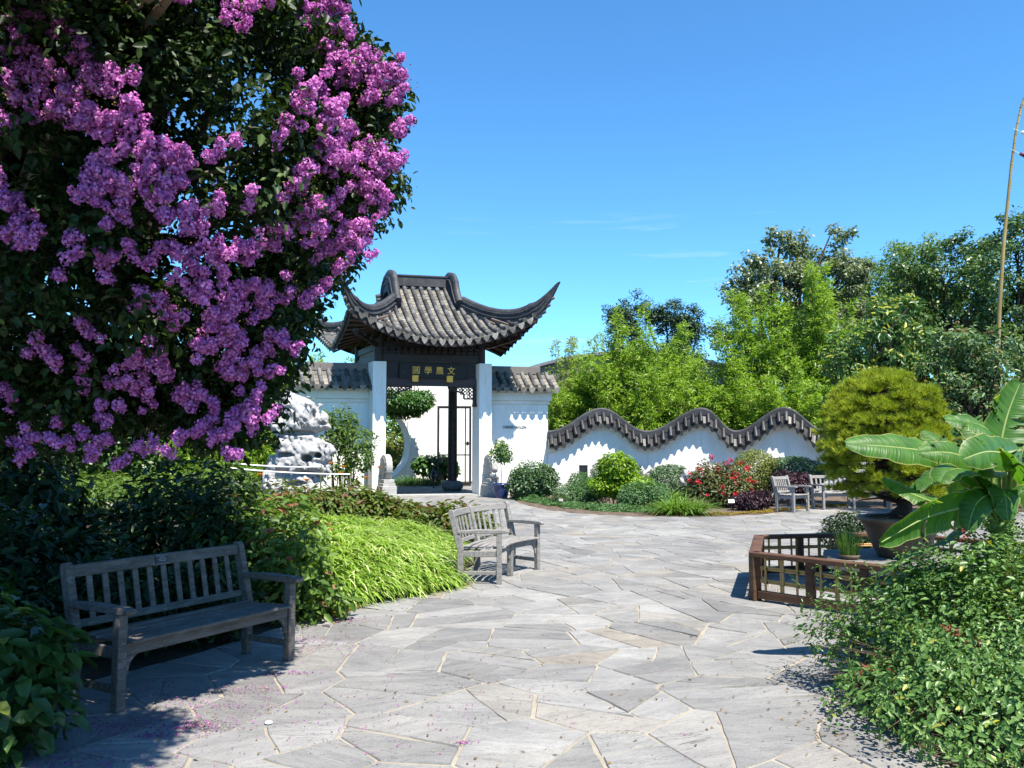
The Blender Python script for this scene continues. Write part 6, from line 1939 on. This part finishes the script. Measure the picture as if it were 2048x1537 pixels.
# ---- bamboo
def bamboo(label, base, n, h, spread, seed, mat='lf_bamboo', lean=.16, dense=1.0, plume=None, group='bamboo clumps behind the walls', leaf=.17, low=.12):
    rg = np.random.default_rng(seed)
    root = thing('bamboo_clump', label, 'bamboo', base, 0, group)
    b = MB(); P, Dv = [], []
    for i in range(n):
        a = rg.random() * 2 * PI; r = math.sqrt(rg.random()) * spread
        q = np.array([math.cos(a) * r, math.sin(a) * r * .6, 0])
        hh = h * rg.uniform(.62, .96) * (1 - .30 * (r / spread) ** 2)
        if plume is not None and i < plume: q *= .3; hh = h * rg.uniform(.94, 1.04)
        az = math.atan2(q[1], q[0]) + rg.normal() * .9; ln = lean * hh * rg.uniform(.3, 1.2)
        if plume is not None and i < plume: ln *= .35
        pts = [q + np.array([math.cos(az) * ln * s ** 2.4, math.sin(az) * ln * s ** 2.4, hh * (s - .06 * s ** 4)]) for s in np.linspace(0, 1, 8)]
        b.tube(pts, [.022 * (1 - .9 * s) + .003 for s in np.linspace(0, 1, 8)], 5, False)
        pa = np.array(pts)
        nodes = int(hh / .19)
        for k in range(nodes):
            s = low + (1 - low) * k / nodes; c = np.array([np.interp(s, np.linspace(0, 1, 8), pa[:, j]) for j in range(3)])
            for e in range(3):
                a2 = rg.random() * 2 * PI; ll = ((.10 if plume is not None and i < plume else .26) + (1.10 if plume is not None and i < plume else .70) * (1 - s) ** .8) * rg.uniform(.5, 1.15)
                d = np.array([math.cos(a2), math.sin(a2), rg.uniform(.15, .8)])
                m = max(4, int(24 * ll * dense + 5))
                tt = rg.random(m) ** .7
                g = c + d * (ll * tt)[:, None] - np.array([0, 0, 1]) * (.35 * ll * tt ** 2)[:, None] + rg.normal(size=(m, 3)) * .045
                P.append(g); Dv.append(unit(d * .7 + rg.normal(size=(m, 3)) * .55 - np.array([0, 0, .30])))
    P = np.concatenate(P); Dv = np.concatenate(Dv); m = len(P)
    N = unit(rg.normal(size=(m, 3)) * .55 + np.array([0, -.15, 1]))
    L = leaf * (.65 + .6 * rg.random(m))
    tint = np.clip(rg.random(m) * .85 + .10 * (P[:, 2] / h), 0, .92); tint[rg.random(m) < .05] = .98
    leaves('foliage', P, Dv, N, L, L * .24, tint, M[mat], root, T_DIAM, world=False)
    b.build('culms', M['culm'], root)
    return m
tot = 0
for (px, Y, n, h, sp, kw, lab) in (
        (1165, 34.0, 30, 6.0, 1.6, dict(plume=2), 'airy bamboo clump nearest the right wing wall'),
        (1130, 36.0, 22, 6.6, 1.4, dict(mat='lf_bamboo_y', plume=3), 'pale thin bamboo shoots rising against the sky by the wing wall'),
        (1265, 33.6, 42, 7.6, 1.8, dict(plume=3), 'thick bamboo clump behind the first crest of the wavy wall'),
        (1345, 35.0, 38, 7.2, 1.6, dict(plume=2), 'tall bamboo clump between the first and second crest of the wavy wall'),
        (1425, 33.0, 34, 5.7, 1.5, dict(plume=1), 'leafy bamboo clump behind the second crest of the wavy wall'),
        (1502, 33.5, 36, 8.7, 1.2, dict(plume=5), 'bamboo clump ending in a tall pointed plume, the left one of two'),
        (1575, 31.5, 32, 5.4, 1.4, dict(plume=1), 'dense lower bamboo clump behind the third crest of the wavy wall'),
        (1642, 33.0, 36, 9.2, 1.2, dict(plume=6), 'bamboo clump with the tallest pointed plume, beside the glossy leaved tree'),
        (1705, 30.0, 26, 5.6, 1.4, dict(plume=1), 'bamboo clump right of the wavy wall above the pine'),
        (652, 34.5, 26, 6.3, 1.7, dict(plume=0), 'yellow green bamboo showing above the left wing wall'),
        (590, 29.0, 26, 6.2, 1.5, dict(plume=2), 'bamboo clump left of the left wing wall behind the scholar rock'),
        (545, 26.5, 22, 3.8, 1.2, dict(plume=0), 'low bamboo clump close behind the scholar rock'),
        (470, 28.5, 22, 5.2, 1.6, dict(plume=0), 'bamboo clump far left behind the flowering tree')):
    tot += bamboo(lab, AT(px, Y), n, h, sp, int(px), **kw)
print('bamboo leaves', tot)

# ---- trees beyond the garden
tree('poplar', 'broad grey green tree with glinting leaves and bare dark limbs beyond the bamboo', 'tree', AT(1600, 60), 6.5, [(-.5, 0, 13.5, 3.6, 3, 2.6), (-2.6, 0, 12.6, 2.0, 2, 1.8), (2.4, 0, 14.2, 2.2, 2.2, 2.2), (-4.6, 0, 9.6, 1.9, 1.6, 1.4), (-3.9, 0, 12.0, 2.0, 2, 1.6), (1.5, 0, 10.5, 3.6, 2.5, 2.4), (-1.2, 0, 15.6, 1.0, 1, 1.6), (.4, 0, 15.2, .9, 1, 1.5), (3.2, 0, 16.2, .9, .9, 1.5), (-3.3, 0, 14.4, .9, .9, 1.2), (4.2, 0, 13.8, 1.2, 1.2, 1.5)],
     260, .60, 95, .27, 'lf_poplar', seed=100, r0=.34, limbs=60, tip=.22, shell=.8)
tree('locust_tree', 'feathery light green tree right of the grey green poplar', 'tree', AT(1810, 66), 7, [(0, 0, 15.2, 3.2, 2.5, 1.9), (-2.5, 0, 13.2, 2.4, 2, 1.6), (1.2, 0, 17.4, 1.9, 1.6, .9), (2.5, 0, 13.5, 2.6, 2, 1.8), (-3.2, 0, 15.8, .8, .8, 1.2), (0, 0, 11, 4, 2.5, 2.5)], 170, .75, 90, .26, 'lf_locust', seed=101, r0=.3, limbs=40, shell=.7, aspect=.4)
tree('locust_tree', 'dull green tree filling the gap behind the locust', 'tree', AT(1740, 72), 6, [(0, 0, 13, 4.5, 3, 3.4), (-3, 0, 11, 3, 2.5, 3), (3.5, 0, 11, 3.5, 2.5, 3.2)], 150, .85, 80, .28, 'lf_locust', seed=102, r0=.3, limbs=20, shell=.6)
tree('oak_tree', 'dark dense green oak beyond the glossy leaved tree', 'tree', AT(1885, 56), 6, [(0, 0, 12.2, 3.6, 3, 2.6), (2.4, 0, 13.6, 1.7, 1.5, 2.0), (-1.6, 0, 13.4, 1.5, 1.5, 1.4), (2.6, 0, 10, 2.5, 2.2, 2.5), (-2, 0, 10, 3, 2.2, 2.5), (1.2, 0, 15.2, .9, .9, 1.1), (3.6, 0, 14.6, .9, .9, 1.4)], 210, .65, 95, .24, 'lf_oak', seed=103, r0=.36, limbs=24, shell=.6)
tree('oak_tree', 'dark green oak at the far right behind the bamboo pole', 'tree', AT(2035, 50), 6, [(0, 0, 12.5, 2.3, 2, 2.4), (.6, 0, 14.4, 1.3, 1.3, 1.2), (-1.4, 0, 10.5, 1.8, 1.6, 2.4), (2, 0, 11, 2.5, 2, 3), (0, 0, 8, 2.5, 2, 2.2)], 140, .6, 90, .23, 'lf_oak', seed=104, r0=.34, limbs=20, shell=.7)
tree('dark_conifer', 'dark blue green conifer rising behind the bamboo near the gate', 'tree', AT(1250, 46), 5, [(0, 0, 8.3, .8, .7, 1.4), (-.6, 0, 8.9, .35, .3, .8), (.6, 0, 9.2, .5, .4, .8), (0, 0, 6.4, 1.2, 1, 1.6)], 95, .42, 110, .16, 'lf_conifer', seed=105, r0=.15, limbs=12, shell=.8, aspect=.4)
tree('dark_conifer', 'second dark conifer with broad top beside the first one', 'tree', AT(1352, 47), 5, [(0, 0, 8.7, 1.4, 1, 1.0), (-1.3, 0, 9.1, .6, .5, .8), (1.0, 0, 8.4, .8, .6, .9), (0, 0, 6.8, 1.6, 1, 1.7)], 130, .45, 110, .16, 'lf_conifer', seed=106, r0=.16, limbs=14, shell=.8, aspect=.4)
# ---- trees on the right
tree('glossy_tree', 'broad leaved evergreen with pale yellow young tips behind the potted pine', 'tree', AT(1770, 23.2), 1.6, [(.1, 0, 4.2, 1.3, 1.0, 1.2), (-.9, 0, 3.4, .8, .7, .9), (1.1, 0, 3.6, 1.1, .9, 1.2), (.2, 0, 5.35, .8, .6, .45), (0, 0, 2.3, 1.6, 1, 1.0), (-1.2, 0, 4.4, .45, .4, .4)], 165, .30, 48, .19, 'lf_magnolia', seed=107, r0=.10, limbs=60, tip=.26, shell=.75, aspect=.36, tmpl=T_LEAF, up=.3, droop=.0)
tree('dogwood_tree', 'grey green shrubby tree with brownish seed heads behind the banana', 'tree', AT(1955, 20.5), 1.2, [(0, 0, 3.4, 1.3, 1.0, 1.1), (-1.0, 0, 2.7, 1.0, .8, 1.0), (1.0, 0, 3.0, 1.2, .9, 1.2), (-.4, 0, 4.1, .7, .6, .6), (0, 0, 1.6, 1.9, 1, 1.0)], 190, .27, 60, .13, 'lf_smoke', seed=108, r0=.08, limbs=60, tip=.10, shell=.75, aspect=.42, tmpl=T_LEAF)
tree('holly_tree', 'dark glossy tree reaching in from the right edge above the banana', 'tree', (7.3, 10.6, 0), 1.8, [(0, 0, 2.9, .75, .8, 1.0), (-.35, -.1, 3.2, .5, .5, .6), (-.2, 0, 2.2, .6, .6, .7), (.5, 0, 3.9, .6, .6, .7)], 80, .24, 60, .10, 'lf_holly', seed=109, r0=.07, limbs=30, tip=.10, shell=.8, aspect=.45, tmpl=T_LEAF)
for (px, Y, sc, lab, sd) in ((1870, 33, 1.0, 'leafy green screen tree behind the dogwood', 110), (2060, 30, 1.0, 'leafy green screen tree at the right edge behind the banana', 111), (1725, 38, .9, 'leafy green screen tree behind the potted pine', 112)):
    tree('screen_tree', lab, 'tree', AT(px, Y), 2, [(0, 0, 3.2 * sc, 2.6, 1.6, 2.4 * sc), (-2, 0, 2.2, 1.8, 1.4, 1.8), (2, 0, 2.4, 2.0, 1.4, 2.0)], 150, .5, 70, .17, 'lf_locust' if sd != 111 else 'lf_smoke', seed=sd, r0=.14, limbs=24, shell=.6, group='screen trees on the right')
# ---- the left background, under and behind the flowering tree
for (px, Y, h, w, lab, mt, sd) in ((330, 31, 4.2, 3.2, 'green tree behind the path under the flowering tree', 'lf_locust', 120), (120, 30, 5.0, 3.4, 'dark leafy tree far left behind the path', 'lf_oak', 121), (-120, 27, 6.0, 3.6, 'tall dark tree left of the frame behind the flowering tree', 'lf_oak', 122), (250, 45, 8.0, 5.0, 'large green tree far behind the flowering tree', 'lf_locust', 123)):
    tree('background_tree', lab, 'tree', AT(px, Y), 1.5, [(0, 0, h * .55, w, 1.6, h * .5), (-w * .6, 0, h * .35, w * .6, 1.3, h * .33), (w * .6, 0, h * .33, w * .6, 1.3, h * .32)], 150, .55, 70, .19, mt, seed=sd, r0=.16, limbs=24, shell=.55, group='trees behind the left bed')
for (px, Y, h, w, lab, sd) in ((215, 28.0, .8, 1.3, 'low green flower bed plants behind the path', 130), (330, 20, 1.0, 1.4, 'low green shrub between the path and the white boulder', 131), (80, 20, 1.1, 1.8, 'low green shrub at the left end of the path', 132), (430, 21, 1.3, 1.1, 'low yellow green shrub left of the white boulder', 133)):
    shrub('bed_shrub', lab, 'shrub', AT(px, Y), [(0, 0, h * .5, w, .7, h * .5), (w * .5, 0, h * .4, w * .6, .6, h * .4)], 3600, .10, 'lf_weigela', seed=sd, lump=.25, stems=12, group='low shrubs by the left path')
# ---- beyond the gate
def hang_vine():
    rg = np.random.default_rng(140)
    c = D(820, 806, 37.3)
    root = thing('hanging_vine', 'bushy green vine hanging over the top of the moon gate', 'vine', (c[0], c[1], c[2]))
    P, out = ell_vol([(0, 0, 0, 1.0, .38, .50), (-.75, 0, .0, .7, .38, .48), (.55, 0, .1, .55, .34, .42), (-.2, 0, -.35, .8, .30, .32), (-.9, -1.2, .05, .8, .65, .42), (-.35, -.8, .0, .75, .55, .42), (.25, -.45, .05, .6, .42, .40)], 8200, rg, .6)  # the last three lobes reach forward, added to cast shade on the wall
    P = lumps(P, out, .2, 2.4, 5)
    t, N = leaf_pose(out, rg, .5, .7, .6)
    leaves('foliage', P, t, N, .17 * (.7 + .5 * rg.random(len(P))), .065, rg.random(len(P)) * .9, M['lf_vine'], root, world=False)
    b = MB()
    for i in range(12):
        e, _ = ball(1, (0, 0, 0), (1.2, .25, .35), .5, rg); b.tube([(e[0][0] * .4, .35, .85), e[0] * .6 + np.array([0, .1, .35]), e[0]], [.02, .015, .006], 5, False)
    b.build('stems', M['stem_brown'], root)
hang_vine()
shrub('garden_shrub', 'yellow green shrub seen through the moon gate', 'shrub', AT(757, 41.5), [(0, 0, 1.2, 1.5, .8, 1.2), (-.9, 0, .8, 1.2, .7, .8)], 6000, .14, 'lf_yellow', seed=141, lump=.3)
shrub('garden_shrub', 'dark green shrub seen through the moon gate behind the yellow one', 'shrub', AT(770, 44.5), [(0, 0, 2.0, 2.2, .8, 2.0)], 6000, .16, 'lf_weigela', seed=142, lump=.3)
grass_clump('grass_clump', 'low arching grass at the foot of the moon gate wall', 'grass clump', AT(838, 35.8), 900, .95, .03, 'lf_cover', .6, (.25, .85), (.35, .8), seed=143, elx=1.9)
shrub('garden_shrub', 'broad leaved green plant inside the gate left of the glass door', 'shrub', AT(868, 36.2), [(0, 0, .85, .95, .45, .42), (.5, 0, .6, .6, .4, .4)], 1900, .17, 'lf_vine', seed=144, lump=.2)

# ---- bamboo pole with streamers at the right edge
PY = 22.6
pl = thing('bamboo_pole', 'tall golden bamboo pole bending to the right above the trees', 'pole', D(1990, 900, PY) * np.array([1, 1, 0]))
pb_ = np.array(pl.location)
pts = [D(x, y, PY) for x, y in ((1990, 900), (1999, 610), (2008, 480), (2016, 400), (2023, 330), (2031, 270), (2042, 215), (2056, 175), (2085, 120))]
full = [np.array([pts[0][0] - .02, PY, 0])] + pts
q = [p - pb_ for p in full]
b = MB(); b.tube(q, [.060, .058, .052, .046, .041, .037, .033, .029, .025, .016], 10)
b.build('culm', M['pole'], pl)
b = MB()
for p, a in zip(q[2:], q[1:]):
    for f in np.linspace(.12, 1, 4):
        c = a + (p - a) * f; d = Vector(p - a).normalized() * .012
        r = .062 - .034 * (c[2] / 12.5); b.tube([Vector(c) - d, Vector(c) + d], [r + .003, r + .003], 10)
b.build('nodes', M['pole'], pl)
for (px, py, lab, mt) in ((2046, 266, 'pale fish shaped streamer hung on the pole, the upper one at the right edge', 'white_paint'), (2043, 309, 'dark reddish fish shaped streamer below the pale one', 'lf_red')):
    if mt == 'lf_red': M['lf_red'] = surf('streamer_cloth', (.12, .03, .06), (.30, .10, .14), 20, .8, .1)
    c = D(px, py, PY - .1); o = thing('streamer', lab, 'streamer', c, 0, 'streamers on the bamboo pole')
    b = MB(); b.tube([(-.04, 0, .02), (.10, 0, -.04), (.28, 0, -.20), (.48, 0, -.40)], [.042, .060, .055, .024], 10); b.build('body', M[mt], o)
    b = MB(); b.prism([(.44, -.36), (.60, -.40), (.58, -.46), (.66, -.56), (.50, -.52)], (0, 0, 0), (1, 0, 0), (0, 0, 1), .012); b.build('tail', M[mt], o)
    b = MB(); b.tube([(-.04, 0, .02), (-.22, .08, .16)], .004, 4); b.build('string', M['white_rope'], o)
